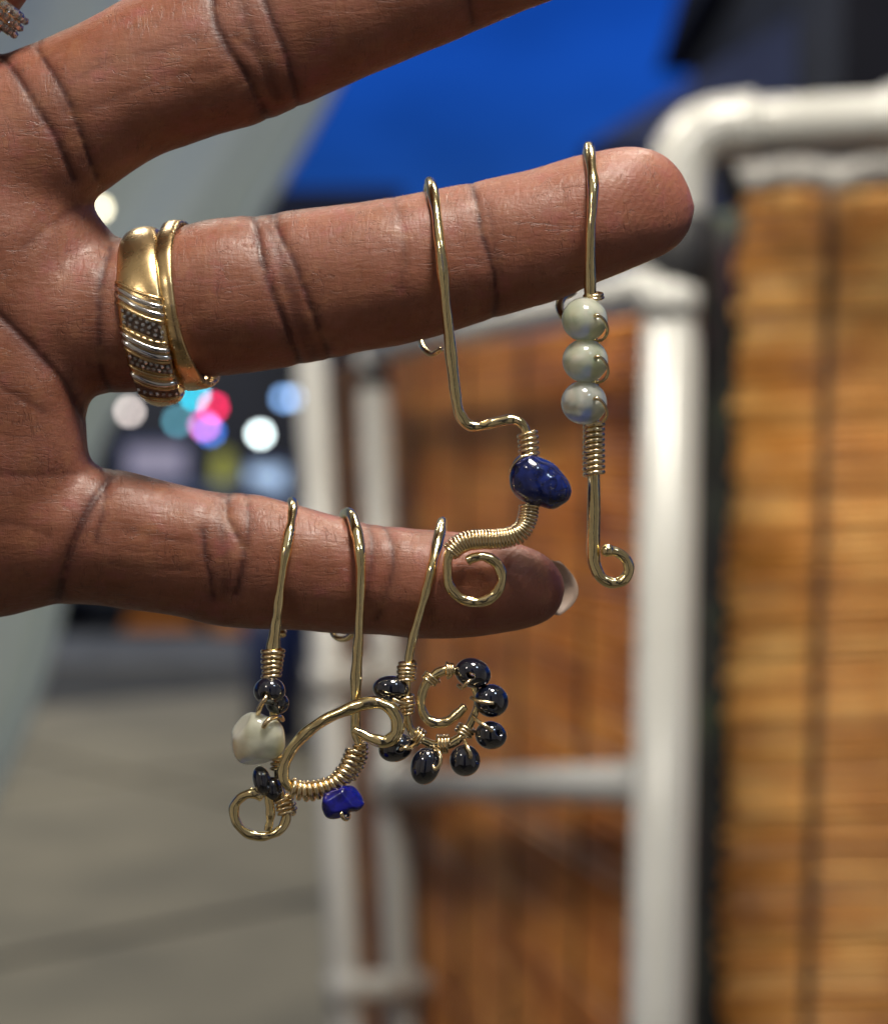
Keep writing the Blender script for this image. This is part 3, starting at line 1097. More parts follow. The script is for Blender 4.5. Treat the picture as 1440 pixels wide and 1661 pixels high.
# pixel-space coordinates for the skin texture, crease mask, back-of-hand mask
at = me.attributes.new('skin', 'FLOAT_VECTOR', 'POINT')
at.data.foreach_set('vector', co.ravel())
at = me.attributes.new('crease_shade', 'FLOAT', 'POINT')
at.data.foreach_set('value', crease_shade)
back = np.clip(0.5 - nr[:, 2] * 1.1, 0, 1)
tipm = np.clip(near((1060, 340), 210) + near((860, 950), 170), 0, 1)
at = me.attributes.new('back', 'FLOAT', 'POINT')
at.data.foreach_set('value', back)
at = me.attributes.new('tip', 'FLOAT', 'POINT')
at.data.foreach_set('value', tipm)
me.flip_normals()
me.update()
me.polygons.foreach_set('use_smooth', [True] * len(me.polygons))
# the mapping pixel -> world mirrors y and z: keep face winding outward
hand = bpy.data.objects.new('person', me)
COL.objects.link(hand)
tag(hand, 'hand held palm forward with fingers pointing right, wearing gold rings and wire jewellery', 'person')

# skin material
ms = bpy.data.materials.new('skin')
nt, bs = nodes(ms)
N_ = nt.nodes.new
LK = nt.links.new


def attr(n):
    a = N_('ShaderNodeAttribute')
    a.attribute_name = n
    return a


def nz(vec, scale, detail=4, rough=.55, dist=0.0):
    n = N_('ShaderNodeTexNoise')
    n.inputs['Scale'].default_value = scale
    n.inputs['Detail'].default_value = detail
    n.inputs['Roughness'].default_value = rough
    n.inputs['Distortion'].default_value = dist
    LK(vec, n.inputs['Vector'])
    return n.outputs[0]


def mapp(vec, sc, rot=(0, 0, 0)):
    m = N_('ShaderNodeMapping')
    m.inputs['Scale'].default_value = sc
    m.inputs['Rotation'].default_value = rot
    LK(vec, m.inputs[0])
    return m.outputs[0]


def mrange(v, a, b_, c=0.0, d_=1.0):
    m = N_('ShaderNodeMapRange')
    m.inputs[1].default_value, m.inputs[2].default_value = a, b_
    m.inputs[3].default_value, m.inputs[4].default_value = c, d_
    LK(v, m.inputs[0])
    return m.outputs[0]


def mix(f, a, b_):
    m = N_('ShaderNodeMix')
    m.data_type = 'RGBA'
    if isinstance(f, float):
        m.inputs[0].default_value = f
    else:
        LK(f, m.inputs[0])
    for k, v in ((6, a), (7, b_)):
        if isinstance(v, tuple):
            m.inputs[k].default_value = (*v, 1)
        else:
            LK(v, m.inputs[k])
    return m.outputs[2]


def mth(op, a, b_):
    m = N_('ShaderNodeMath')
    m.operation = op
    for k, v in ((0, a), (1, b_)):
        if isinstance(v, (int, float)):
            m.inputs[k].default_value = v
        else:
            LK(v, m.inputs[k])
    return m.outputs[0]


sv = attr('skin').outputs['Vector']
cre = attr('crease_shade').outputs['Fac']
bk = attr('back').outputs['Fac']
tp = attr('tip').outputs['Fac']
blot = nz(sv, 0.012, 4)
fine = nz(sv, 0.09, 5, .65)
base = mix(mrange(blot, .35, .65), (0.225, 0.080, 0.043), (0.280, 0.106, 0.068))
base = mix(mrange(fine, .35, .7, 0, .45), base, (0.185, 0.063, 0.030))
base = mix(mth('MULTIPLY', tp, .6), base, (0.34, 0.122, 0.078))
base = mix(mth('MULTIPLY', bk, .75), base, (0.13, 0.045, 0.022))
base = mix(mrange(cre, 0, 1, 0, .92), base, (0.075, 0.020, 0.014))  # dark line pigment, with painted shade over the joints
# yellowish and pinkish mottling, fine skin lines
base = mix(mrange(nz(sv, 0.028, 3), .52, .72, 0, .55), base, (0.31, 0.130, 0.066))
base = mix(mrange(nz(mapp(sv, (1, 1, 1.3)), 0.021, 3), .55, .75, 0, .60), base, (0.29, 0.086, 0.080))
ln1 = mrange(mth('ABSOLUTE', mth('SUBTRACT', nz(mapp(sv, (.16, 1.0, 1.0), (0, 0, .2)), 0.060, 3, .5, .4), .5), 0.0), 0, .012, 1, 0)
ln2 = mrange(mth('ABSOLUTE', mth('SUBTRACT', nz(mapp(sv, (1.0, .16, .16), (0, 0, .2)), 0.055, 3, .5, .4), .5), 0.0), 0, .010, 1, 0)
lines = mth('MULTIPLY', mth('MAXIMUM', ln1, ln2), mrange(nz(sv, 0.02, 2), .42, .6))
base = mix(mth('MULTIPLY', lines, .50), base, (0.08, 0.022, 0.014))
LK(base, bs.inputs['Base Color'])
# fine relief: short furrows across and along the fingers, ridges
h1 = nz(mapp(sv, (1.0, .28, .28)), 0.11, 4, .6, .6)
h2 = nz(mapp(sv, (.22, 1.0, 1.0), (0, 0, -.2)), 0.13, 4, .6, .6)
h3 = nz(sv, 0.35, 3, .6)
wv = N_('ShaderNodeTexWave')
wv.wave_type = 'BANDS'
wv.bands_direction = 'DIAGONAL'
wv.inputs['Scale'].default_value = 0.050
wv.inputs['Distortion'].default_value = 7.0
wv.inputs['Detail'].default_value = 1.0
wv.inputs['Detail Scale'].default_value = 0.15
LK(mapp(sv, (1.0, .55, .4)), wv.inputs['Vector'])
hh = mth('ADD', mth('MULTIPLY', h1, 1.1), mth('MULTIPLY', h2, 1.2))
hh = mth('ADD', hh, mth('MULTIPLY', h3, .35))
hh = mth('SUBTRACT', hh, mth('MULTIPLY', lines, .7))
hh = mth('ADD', hh, mth('MULTIPLY', wv.outputs['Fac'], mth('ADD', 0.04, mth('MULTIPLY', tp, .15))))
bp = N_('ShaderNodeBump')
bp.inputs['Strength'].default_value = 0.40
bp.inputs['Distance'].default_value = 0.00016
LK(hh, bp.inputs['Height'])
LK(bp.outputs[0], bs.inputs['Normal'])
rg_ = mrange(nz(sv, 0.05, 3), .3, .7, .38, .56)
LK(rg_, bs.inputs['Roughness'])
bs.inputs['Specular IOR Level'].default_value = 0.45
bs.inputs['Subsurface Weight'].default_value = 0.25
bs.inputs['Subsurface Radius'].default_value = (1.0, 0.35, 0.2)
bs.inputs['Subsurface Scale'].default_value = 0.0015
me.materials.clear()
me.materials.append(ms)


def nail(x0, tipx, cy, hw, z0, depth, slope, axis_y):
    """curved nail on the far side of a fingertip"""
    V, Fs = [], []
    nu, nw = 14, 14
    for layer, dz in ((0, 0), (1, -5)):
        for i in range(nu + 1):
            for j in range(nw + 1):
                v = -1 + 2 * j / nw
                xe = tipx - 30 * v * v
                x = x0 + (xe - x0) * i / nu
                y = cy + hw * v + slope * (x - tipx)
                z = z0 - depth * math.sqrt(max(0, 1 - (v * .93) ** 2)) + dz + (x - tipx) ** 2 * -.0008
                V.append(H(x, y, z))
    k = (nu + 1) * (nw + 1)
    for i in range(nu):
        for j in range(nw):
            a = i * (nw + 1) + j
            Fs.append((a, a + 1, a + nw + 2, a + nw + 1))
            Fs.append((k + a, k + a + nw + 1, k + a + nw + 2, k + a + 1))
    rim = [i * (nw + 1) for i in range(nu + 1)] + [nu * (nw + 1) + j for j in range(1, nw + 1)] + [i * (nw + 1) + nw for i in range(nu - 1, -1, -1)]
    for a, b_ in zip(rim[:-1], rim[1:]):
        Fs.append((a, b_, k + b_, k + a))
    return mesh_obj('fingernail', V, Fs, M['nail'], hand)


nail(800, 938, 958, 44, 2, 42, .12, 0)
nail(960, 1112, 345, 52, -22, 50, -.2, 0)
tube('sleeve', [H(x, 560, 0) for x in (-1950, -2100, -2600)], [330 * S, 345 * S, 380 * S], M['sleeve'], hand, seg=32)


# ================================================================== RINGS
def nrm(v):
    v = np.asarray(v, float)
    return v / np.linalg.norm(v)


class RingF:
    def __init__(s, C, up, dep, R, Rz):
        s.C = np.array(C, float)
        s.u = nrm(up)
        dv = np.array(dep, float)
        s.v = nrm(dv - s.u * np.dot(dv, s.u))
        s.n = np.cross(s.u, s.v)
        if s.n[0] < 0:
            s.n = -s.n
        s.R, s.Rz = R, Rz

    def pt(s, th, w, h):
        """th: 0 front, +90 deg bottom; w along the finger (px); h above the band base"""
        return s.C + s.u * math.sin(th) * (s.R + h) + s.v * math.cos(th) * (s.Rz + h) + s.n * w


def band(name, rf_, wfun, prof, mat, parent, nth=140, dispf=None):
    V, Fs = [], []
    m = len(prof)
    for i in range(nth):
        th = 2 * PI * i / nth
        hw = wfun(th)
        for (w_, h_) in prof:
            hh_ = h_ + (dispf(th, w_ * hw) if dispf and h_ > 1 else 0)
            V.append(rf_.pt(th, w_ * hw, hh_))
    V = Harr(V)
    for i in range(nth):
        j = (i + 1) % nth
        for k in range(m):
            l = (k + 1) % m
            Fs.append((i * m + k, i * m + l, j * m + l, j * m + k))
    return mesh_obj(name, V, Fs, mat, parent)


r1 = RingF((250, 513, 0), (0.14, 1, 0), (-0.17, 0, 1), 133, 118)
t1 = thing('ring', 'wide gold band with diagonal silver ridges and rows of tiny stones, nearest the palm', 'ring', tuple(H(250, 513, 0)))
wf1 = lambda th: 26 + 11 * max(0, math.cos(th))
dome = [(-1, 0), (-1, 5), (-.85, 9), (-.55, 12.5), (-.2, 14), (.2, 14), (.55, 12.5), (.85, 9), (1, 5), (1, 0)]
band('band', r1, wf1, dome, M['gold'], t1, nth=160)


def hdome(q):
    return np.interp(q, [p[0] for p in dome[1:-1]], [p[1] for p in dome[1:-1]])


def th_of(y, w_):
    return math.asin(max(-.99, min(.99, (y - 513 - 0.0 * w_) / 146.0)))


def ridge(yl, yr, r, mat, name='ridge', lift=0.0):
    pts = []
    for k in np.linspace(0, 1, 14):
        q = -1 + 2 * k
        y = yl + (yr - yl) * (k + .12 * math.sin(PI * k))
        th = th_of(y, q)
        pts.append(r1.pt(th, q * wf1(th) * .98, hdome(q) + lift))
    return tube(name, Harr(pts), r * S, mat, t1, seg=8)


for (yl, yr, r, mm) in ((446, 486, 3.4, 'gold'), (457, 500, 4.2, 'silver'), (469, 514, 4.2, 'silver'), (481, 526, 3.2, 'gold'), (521, 562, 3.2, 'gold'),
                        (533, 574, 4.4, 'silver'), (547, 586, 5.2, 'silver'), (559, 594, 2.8, 'gold'), (588, 617, 3.0, 'gold'), (603, 629, 5.0, 'silver'), (613, 637, 2.6, 'gold'), (640, 652, 3.2, 'gold')):
    ridge(yl, yr, r, M[mm], lift=.5)


def pave_field(ya, yb, yc, yd_, rows, cols):
    """dark sunk setting between the line ya-yb and the line yc-yd, with stones"""
    V, Fs = [], []
    for i in range(9):
        for j in range(6):
            k = .04 + .92 * i / 8
            q = -1 + 2 * k
            y = lerp(lerp(ya, yb, k), lerp(yc, yd_, k), j / 5)
            V.append(r1.pt(th_of(y, q), q * wf1(0) * .96, hdome(q) + .8))
    for i in range(8):
        for j in range(5):
            Fs.append((i * 6 + j, i * 6 + j + 1, (i + 1) * 6 + j + 1, (i + 1) * 6 + j))
    mesh_obj('setting', Harr(V), Fs, M['recess'], t1)
    for i in range(cols):
        for j in range(rows):
            k = .1 + .8 * (i + .25 * (j % 2)) / (cols - 1)
            if k > .95:
                continue
            q = -1 + 2 * k
            y = lerp(lerp(ya, yb, k), lerp(yc, yd_, k), (j + .7) / (rows + .4))
            c = Harr([r1.pt(th_of(y, q), q * wf1(0) * .96, hdome(q) + 1.6)])[0]
            b = bmesh.new()
            bmesh.ops.create_icosphere(b, subdivisions=1, radius=4.0 * S, matrix=Matrix.Translation(Vector(c)))
            bm_obj('stone', b, M['diamond'] if (i + j) % 3 else M['silver'], t1, smooth=False)


pave_field(485, 530, 518, 559, 3, 7)
pave_field(563, 597, 585, 614, 2, 8)
pave_field(617, 640, 637, 650, 1, 7)

r2 = RingF((303, 495, 0), (0.16, 1, 0), (-0.27, 0.02, 1), 130, 120)
t2 = thing('ring', 'narrow plain gold band beside the wide ring, nearer the fingertip', 'ring', tuple(H(306, 498, 0)))
flat = [(-1, 0), (-1, 5), (-.8, 8), (-.3, 9.5), (.3, 9.5), (.8, 8), (1, 5), (1, 0)]
band('band', r2, lambda th: 15 + 8 * max(0, math.sin(th)) ** 2, flat, M['gold'], t2, nth=140,
     dispf=lambda th, w_: .8 * math.sin(7 * th) + .5 * math.sin(17 * th + 1))

r3 = RingF((-62, -30, 0), (0.78, 0.62, 0), (0, 0, 1), 108, 116)
t3 = thing('ring', 'diamond ring on the index finger at the upper left corner', 'ring', tuple(H(-62, -30, 0)))
band('band', r3, lambda th: 22.0, flat, M['gold'], t3, nth=100)
for i in range(13):
    for j in (-1, 0, 1):
        th = math.radians(40 + i * 8.5)
        c = Harr([r3.pt(th, j * 14, 12)])[0]
        b = bmesh.new()
        bmesh.ops.create_icosphere(b, subdivisions=1, radius=7.2 * S, matrix=Matrix.Translation(Vector(c)) @ Matrix.Rotation(i + j, 4, 'X'))
        bm_obj('diamond', b, M['diamond'] if (i + j) % 4 else M['silver'], t3, smooth=False)


# ================================================================== WIRE JEWELLERY
def bead(name, c, rx, ry, rz, mat, parent, axis=(0.3, 0.2, 1.0), hole=.22, rotz=0.0):
    """drilled bead: lathe round axis (px space), scaled"""
    ax = nrm(axis)
    a = nrm(np.cross(ax, (0.3, 1, 0.1)))
    b_ = np.cross(ax, a)
    V, Fs = [], []
    n1, n2 = 28, 22
    t0 = math.asin(hole)
    ths = list(np.linspace(t0, PI - t0, n2))
    cr_, sr_ = math.cos(rotz), math.sin(rotz)
    for i in range(n1):
        ph = 2 * PI * i / n1
        for th in ths + [PI + .001]:
            if th > PI:
                rr, zz = hole * .7, 0.0
            else:
                rr, zz = math.sin(th), math.cos(th)
            p = a * math.cos(ph) * rr + b_ * math.sin(ph) * rr + ax * zz
            x, y, z = p[0] * rx, p[1] * ry, p[2] * rz
            V.append((c[0] + x * cr_ - y * sr_, c[1] + x * sr_ + y * cr_, c[2] + z))
    m = n2 + 1
    for i in range(n1):
        j = (i + 1) % n1
        for k in range(m):
            l = (k + 1) % m
            Fs.append((i * m + k, j * m + k, j * m + l, i * m + l))
    o = mesh_obj(name, Harr(V), Fs, mat, parent)
    return o


def pebble(name, outline, thick, zc, mat, parent, facet=2.0, seed=1, p=1.0, smooth=True, facets=0):
    ol = np.array(outline, float)
    c = ol.mean(0)
    d_ = ol - c
    ang = np.arctan2(d_[:, 1], d_[:, 0])
    o_ = np.argsort(ang)
    ang, rad = ang[o_], np.linalg.norm(d_, axis=1)[o_]
    ang = np.concatenate([ang - 2 * PI, ang, ang + 2 * PI])
    rad = np.tile(rad, 3)
    V, Fs = [], []
    n1, n2 = 48, 24
    for i in range(n2 + 1):
        th = PI * i / n2
        for k in range(n1):
            ph = -PI + 2 * PI * k / n1
            r = np.interp(ph, ang, rad)
            s = math.sin(th) ** p
            z = thick * math.copysign(abs(math.cos(th)) ** 0.9, math.cos(th))
            x, y = c[0] + math.cos(ph) * r * s, c[1] + math.sin(ph) * r * s
            nn = facet * mnoise.noise(Vector((x / 22 + seed, y / 22, z / 22)))
            V.append((x + math.cos(ph) * s * nn, y + math.sin(ph) * s * nn, zc + z + nn * math.cos(th)))
    V = Harr(V)
    for i in range(n2):
        for k in range(n1):
            j = (k + 1) % n1
            Fs.append((i * n1 + k, i * n1 + j, (i + 1) * n1 + j, (i + 1) * n1 + k))
    o = mesh_obj(name, V, Fs, mat, parent, smooth=smooth)
    bmx = bmesh.new()
    bmx.from_mesh(o.data)
    bmesh.ops.remove_doubles(bmx, verts=bmx.verts[:], dist=1e-7)
    bmesh.ops.recalc_face_normals(bmx, faces=bmx.faces[:])
    if facets:
        # grind flat faces: push vertices outside a few planes back onto them
        rr_ = random.Random(seed)
        cc = Vector(H(c[0], c[1], zc))
        ext = max(v.co.x for v in bmx.verts) - cc.x
        for _ in range(facets):
            d3 = Vector((rr_.uniform(-1, 1), rr_.uniform(-1, .1), rr_.uniform(-1, 1))).normalized()
            mxd = max((v.co - cc).dot(d3) for v in bmx.verts)
            lim = mxd * rr_.uniform(.78, .90)
            for v in bmx.verts:
                q_ = (v.co - cc).dot(d3)
                if q_ > lim:
                    v.co -= d3 * (q_ - lim)
    bmx.to_mesh(o.data)
    bmx.free()
    if smooth:
        o.data.polygons.foreach_set('use_smooth', [True] * len(o.data.polygons))
    return o


W, CW, HM = M['wire'], M['coilwire'], M['hematite']
GRP = 'wire and bead ear cuffs hung over the fingers'

# --- A: S-shaped with the dark lapis pebble
A = thing('ear_cuff', 'long S shaped gold wire ear cuff with dark blue pebble and spiral end', 'ear cuff', tuple(H(697, 290, 0)), GRP)
wire('wire', [(716, 566, -40, 5), (700, 574, -55, 5), (685, 562, -75, 5), (684, 540, -100, 6), (688, 470, -118, 7), (690, 400, -112, 7), (693, 340, -92, 8), (695, 304, -50, 8), (697, 294, 0, 8.5),
              (701, 306, 52, 9), (707, 340, 92, 9), (713, 390, 120, 9), (719, 440, 128, 9.5), (723, 490, 128, 8.5), (728, 540, 122, 9), (733, 590, 115, 9), (739, 640, 112, 9), (745, 670, 110, 8.5),
              (758, 688, 110, 8.5), (776, 692, 110, 8), (800, 686, 110, 8), (826, 681, 110, 8), (843, 685, 110, 8), (853, 699, 110, 7), (857, 730, 110, 6), (859, 775, 108, 5), (858, 822, 110, 6), (853, 848, 112, 6),
              (842, 865, 113, 6.5), (824, 873, 114, 7), (790, 875, 115, 7), (760, 877, 116, 7), (738, 888, 116, 7.5), (727, 905, 115, 8), (726, 925, 114, 8), (729, 950, 113, 8), (745, 969, 112, 8.5), (768, 977, 112, 8.5),
              (792, 972, 112, 8.5), (808, 957, 113, 8.5), (814, 935, 114, 8.5), (805, 914, 116, 8), (786, 903, 118, 8), (768, 905, 119, 8), (758, 910, 119, 7.5)],
     W, A, seed=1, hammer=.07)
coil('wire_coil', [(855, 700, 110), (857, 720, 110), (858, 742, 110)], 14.5, 3.1, 5, CW, A)
coil('wire_coil', [(858, 820, 110), (856, 838, 112), (849, 856, 113), (836, 868, 114), (812, 874, 114), (785, 875, 115), (760, 877, 116), (742, 885, 116), (730, 897, 116)], 14.0, 2.7, 33, CW, A, phase=1)
pebble('lapis_pebble', [(843, 736), (856, 734), (880, 744), (905, 760), (922, 780), (927, 797), (920, 815), (900, 825), (878, 822), (858, 816), (838, 806), (828, 790), (826, 772), (831, 752)], 36, 112, M['lapis'], A, facet=2.5, seed=4, p=.9)
tube('wire_loop', Harr(spline([(858, 738, 140), (846, 742, 142), (834, 752, 132), (827, 766, 118), (829, 776, 100)], 5)), 2.2 * S, CW, A, seg=7)

# --- B: three pale green beads
B = thing('ear_cuff', 'straight gold wire ear cuff with three pale green beads near the ring fingertip', 'ear cuff', tuple(H(955, 232, 0)), GRP)
wire('wire', [(930, 520, -20, 6), (913, 512, -30, 6.5), (907, 496, -45, 7), (913, 482, -60, 7), (930, 470, -85, 7), (945, 430, -96, 7), (950, 360, -96, 8), (952, 290, -80, 8), (953, 248, -45, 8.5), (954, 236, 0, 8.5),
              (956, 244, 45, 9), (959, 270, 86, 9), (962, 298, 108, 10), (961, 330, 118, 8), (958, 375, 124, 8), (957, 430, 122, 8.5), (957, 475, 112, 9), (960, 520, 92, 8), (962, 600, 86, 8), (963, 690, 95, 8.5),
              (963, 760, 104, 9.5), (963, 830, 106, 10.5), (962, 890, 106, 10.5), (965, 918, 106, 10), (976, 938, 106, 9), (995, 946, 106, 8.5), (1013, 939, 107, 9), (1020, 922, 109, 8.5), (1014, 906, 112, 8), (1001, 896, 114, 8), (988, 893, 116, 8.5)],
     W, B, seed=2, hammer=.05)
b = bmesh.new()
bmesh.ops.create_uvsphere(b, u_segments=16, v_segments=10, radius=10.5 * S, matrix=Matrix.Translation(Vector(H(985, 893, 117))))
bm_obj('wire_end', b, W, B)
for i, (cx, cy, mm) in enumerate(((948, 518, 'prehnite'), (949, 585, 'prehnite'), (947, 653, 'prehnite_clear'))):
    bead('bead', (cx, cy, 118), 37.5, 36, 36, M[mm], B, axis=(0.52, -0.12, 0.85), hole=.10)
    tube('wire_loop', Harr(spline([(cx + 14, cy - 4, 146), (cx + 19, cy - 7, 153), (cx + 28, cy - 3, 150), (cx + 35, cy + 8, 138), (cx + 37, cy + 20, 122), (cx + 30, cy + 32, 104), (cx + 16, cy + 36, 84)], 6)), 2.6 * S, CW, B, seg=8)
coil('wire_coil', [(963, 686, 97), (963, 730, 102), (963, 772, 105)], 14.5, 3.9, 10, CW, B, jitter=.01)
coil('wire_coil', [(962, 476, 106), (962, 486, 104)], 14, 3.2, 2, CW, B)

# --- C: leftmost on the little finger
C_ = thing('ear_cuff', 'gold wire ear cuff with milky clear stone, leftmost on the little finger', 'ear cuff', tuple(H(474, 812, 0)), GRP)
wire('wire', [(458, 1030, -40, 6), (458, 1000, -80, 7), (462, 930, -98, 7), (468, 870, -90, 7.5), (472, 828, -55, 8), (474, 814, -10, 8), (475, 822, 35, 8.5), (472, 850, 72, 8.5), (467, 878, 92, 9), (461, 910, 102, 8.5), (456, 945, 105, 6.5),
              (451, 985, 102, 8), (447, 1015, 96, 9.5), (443, 1050, 92, 10), (441, 1080, 92, 10), (441, 1110, 84, 8), (445, 1160, 80, 7), (450, 1220, 78, 7), (452, 1275, 78, 7), (461, 1300, 80, 7.5), (465, 1320, 82, 7.5), (458, 1342, 84, 7.5), (440, 1354, 86, 7.5), (418, 1357, 88, 7.5),
              (396, 1349, 90, 7.5), (382, 1331, 92, 7.5), (380, 1309, 92, 7.5), (392, 1293, 92, 8), (410, 1287, 94, 8), (425, 1293, 95, 8)],
     W, C_, seed=3, hammer=.08)
wire('wire', [(434, 1290, 94, 6), (438, 1310, 94, 7), (438, 1330, 92, 7), (434, 1347, 90, 6)], W, C_, seed=13)
coil('wire_coil', [(443, 1053, 92), (441, 1076, 92), (441, 1100, 92)], 15, 3.6, 6, CW, C_, jitter=.06)
bead('bead', (437, 1121, 100), 26, 23, 24, HM, C_, axis=(-.25, .35, .9), hole=.26)
bead('bead', (450, 1141, 84), 19, 18, 18, HM, C_, axis=(.7, .2, .5))
tube('wire_loop', Harr(spline([(432, 1124, 112), (431, 1132, 125), (424, 1142, 126), (419, 1155, 118), (420, 1170, 90)], 5)), 4 * S, CW, C_, seg=8)
pebble('clear_stone', [(376, 1195), (380, 1172), (393, 1159), (412, 1155), (432, 1162), (450, 1168), (458, 1180), (463, 1205), (458, 1222), (444, 1232), (425, 1242), (400, 1244), (384, 1232), (377, 1214)], 38, 96, M['quartz'], C_, facet=1.6, seed=9, p=.85, facets=3)
tube('wire_loop', Harr(spline([(427, 1180, 134), (432, 1172, 138), (441, 1165, 130), (454, 1163, 112), (458, 1168, 84)], 5)), 4 * S, CW, C_, seg=8)
bead('bead', (425, 1267, 98), 15, 25, 20, HM, C_, axis=(.5, .3, .6), rotz=-.25)
bead('bead', (441, 1281, 88), 17, 21, 18, HM, C_, axis=(.8, .1, .5), rotz=-.2)
coil('wire_coil', [(455, 1228, 82), (453, 1250, 82)], 12, 3.0, 3, CW, C_, jitter=.1)
coil('wire_coil', [(458, 1292, 84), (463, 1306, 84), (466, 1320, 84)], 13, 3.0, 4, CW, C_, jitter=.1)
tube('wire_loop', Harr(spline([(474, 1312, 86), (478, 1318, 90), (474, 1323, 92)], 4)), 2.6 * S, CW, C_, seg=7)

# --- D: teardrop loop with bright lapis chip
D_ = thing('ear_cuff', 'gold wire ear cuff bent to a large teardrop loop with a bright blue chip', 'ear cuff', tuple(H(565, 830, 0)), GRP)
wire('wire', [(574, 1026, -30, 5), (560, 1036, -45, 5), (545, 1034, -58, 5), (540, 1020, -74, 6), (545, 960, -96, 7), (552, 890, -92, 7.5), (557, 845, -60, 8), (562, 832, -12, 8.5), (569, 835, 34, 9), (576, 855, 70, 9.5), (582, 880, 92, 9.5), (585, 915, 102, 9),
              (585, 960, 104, 7.5), (583, 1000, 100, 7), (581, 1040, 96, 8.5), (579, 1075, 94, 8.5), (577, 1110, 92, 9), (577, 1150, 90, 8.5), (577, 1185, 90, 8), (582, 1208, 92, 6.5), (580, 1230, 94, 6.5), (570, 1250, 96, 6.5), (555, 1267, 98, 6.5), (535, 1277, 100, 6.5),
              (510, 1283, 102, 6.5), (485, 1283, 104, 7), (468, 1275, 106, 8), (459, 1258, 108, 9), (463, 1236, 110, 9), (476, 1212, 112, 9), (498, 1188, 114, 9), (526, 1168, 116, 9), (556, 1154, 118, 9.5), (586, 1143, 120, 10), (612, 1140, 120, 10), (634, 1150, 120, 10),
              (645, 1170, 120, 10.5), (642, 1191, 119, 11), (626, 1203, 118, 10.5), (608, 1200, 116, 9), (590, 1192, 114, 8), (573, 1183, 112, 6.5)],
     W, D_, seed=4, hammer=.06)
coil('wire_coil', [(472, 1277, 106), (490, 1283, 104), (510, 1282, 103), (530, 1277, 101), (546, 1269, 99), (558, 1256, 98), (567, 1240, 96), (573, 1226, 95), (577, 1214, 94)], 12.5, 4.3, 15, CW, D_, jitter=.03)
coil('wire_coil', [(584, 1205, 88), (583, 1225, 88), (576, 1245, 88), (564, 1262, 88)], 11, 3.0, 9, CW, D_, jitter=.08)
pebble('lapis_chip', [(519, 1303), (526, 1289), (545, 1282), (562, 1275), (578, 1279), (588, 1290), (591, 1304), (586, 1314), (570, 1317), (558, 1325), (543, 1330), (530, 1327), (522, 1316)], 26, 108, M['lapis_bright'], D_, facet=3, seed=5, p=.8, facets=9)
tube('wire_loop', Harr(spline([(553, 1318, 128), (558, 1328, 126), (564, 1328, 112), (566, 1322, 96)], 4)), 3.6 * S, CW, D_, seg=7)

# --- E: ring of black beads
E_ = thing('ear_cuff', 'gold wire ear cuff curling into a crescent of glossy black beads', 'ear cuff', tuple(H(715, 845, 0)), GRP)
wire('wire', [(700, 1020, -60, 6), (703, 980, -84, 7), (708, 930, -84, 7.5), (714, 880, -64, 8), (717, 852, -20, 8), (717, 848, 15, 8.5), (713, 866, 55, 9), (708, 890, 78, 9.5), (700, 925, 96, 9), (692, 955, 100, 7.5), (682, 990, 100, 7), (672, 1025, 96, 7), (665, 1055, 92, 7), (661, 1085, 90, 7),
              (659, 1120, 88, 6.5), (659, 1155, 86, 6.5), (664, 1180, 84, 6.5), (678, 1196, 84, 6.5), (700, 1207, 84, 7), (722, 1209, 84, 8), (742, 1200, 84, 8), (757, 1184, 84, 6.5), (768, 1162, 82, 6), (774, 1140, 80, 6), (770, 1115, 80, 6), (755, 1096, 82, 6), (736, 1088, 86, 7), (717, 1089, 88, 8), (699, 1100, 90, 7.5),
              (687, 1118, 92, 7), (683, 1142, 94, 7), (690, 1163, 95, 7.5), (706, 1173, 96, 8), (726, 1170, 96, 8), (742, 1158, 96, 7.5), (754, 1146, 96, 6.5)],
     W, E_, seed=5, hammer=.07)
coil('wire_coil', [(661, 1073, 92), (659, 1090, 90), (658, 1106, 90)], 13, 3.3, 5, CW, E_, jitter=.06)
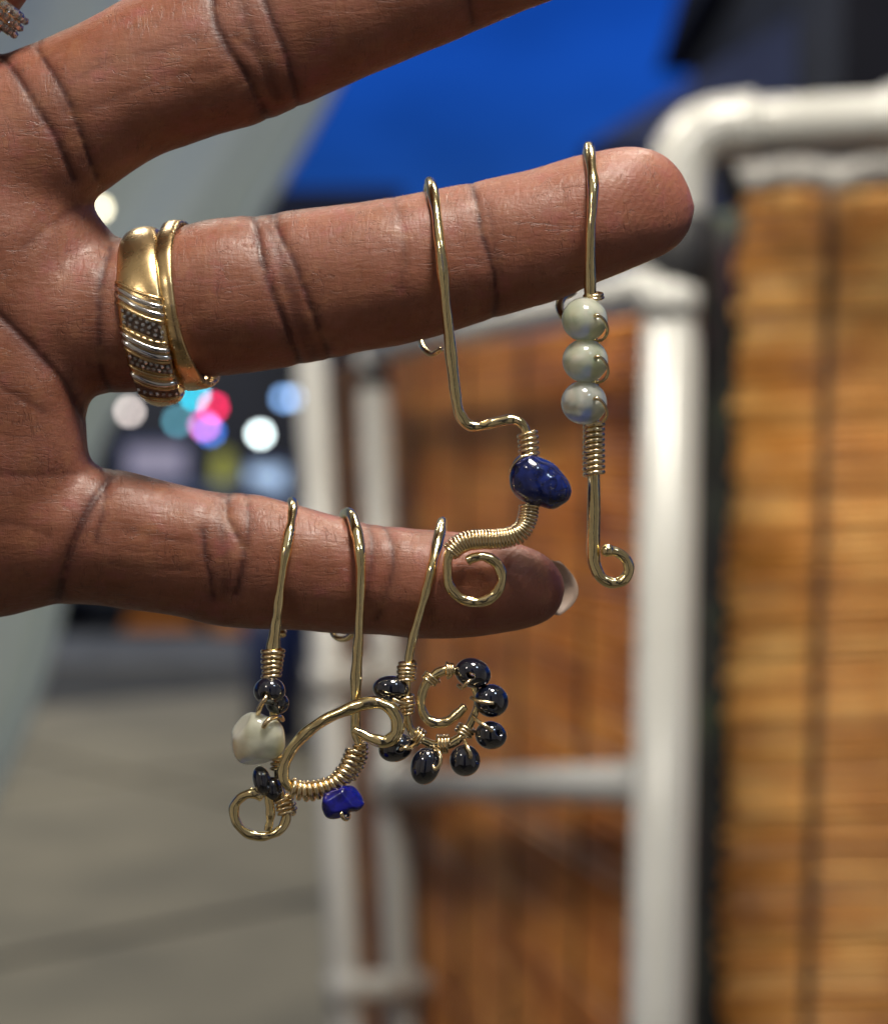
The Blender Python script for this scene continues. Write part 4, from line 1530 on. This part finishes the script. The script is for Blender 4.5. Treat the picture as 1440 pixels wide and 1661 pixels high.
coil('wire_coil', [(659, 1128, 88), (660, 1160, 86)], 11, 3.0, 5, CW, E_, jitter=.1)
coil('wire_coil', [(672, 1190, 84), (685, 1200, 84)], 12, 3.0, 3, CW, E_)
coil('wire_coil', [(710, 1208, 84), (728, 1207, 84)], 13, 3.0, 3.5, CW, E_)
coil('wire_coil', [(750, 1192, 84), (759, 1178, 84)], 13, 3.0, 3, CW, E_)
coil('wire_coil', [(694, 1106, 92), (703, 1096, 92)], 11.5, 2.6, 3, CW, E_, jitter=.12)
coil('wire_coil', [(724, 1088, 88), (734, 1088, 88)], 10.5, 2.6, 2.5, CW, E_, jitter=.1)
for (cx, cy, cz, rx, ry, rz, ax, rot, loop) in [
    (634, 1117, 88, 30, 21, 24, (.6, .8, .3), 0.05, [(637, 1134, 112), (648, 1139, 112), (660, 1141, 104), (668, 1142, 84)]),
    (642, 1213, 84, 29, 23, 22, (.2, .2, .9), -.3, [(649, 1216, 106), (656, 1213, 112), (664, 1214, 108), (674, 1206, 92)]),
    (690, 1243, 92, 24, 31, 24, (.9, -.2, .4), .25, [(703, 1212, 98), (713, 1222, 110), (714, 1238, 116), (706, 1248, 116), (702, 1242, 112)]),
    (754, 1234, 90, 25, 26, 24, (.8, .0, .5), -.1, [(752, 1200, 98), (758, 1212, 112), (763, 1222, 116), (763, 1230, 114)]),
    (796, 1193, 88, 26, 23, 24, (.5, -.3, .8), .2, [(765, 1160, 94), (775, 1170, 108), (788, 1178, 116), (799, 1186, 114)]),
    (797, 1137, 86, 28, 27, 24, (.2, .3, .9), .4, [(764, 1132, 96), (776, 1137, 110), (790, 1140, 114), (800, 1141, 112)]),
    (767, 1092, 90, 30, 24, 24, (-.1, .25, .95), .3, [(743, 1112, 96), (750, 1116, 110), (757, 1108, 118), (763, 1103, 114)]),
]:
    bead('bead', (cx, cy, cz), rx, ry, rz, HM, E_, axis=ax, hole=.24, rotz=rot)
    tube('wire_loop', Harr(spline(loop, 6)), 3.2 * S, CW, E_, seg=8)
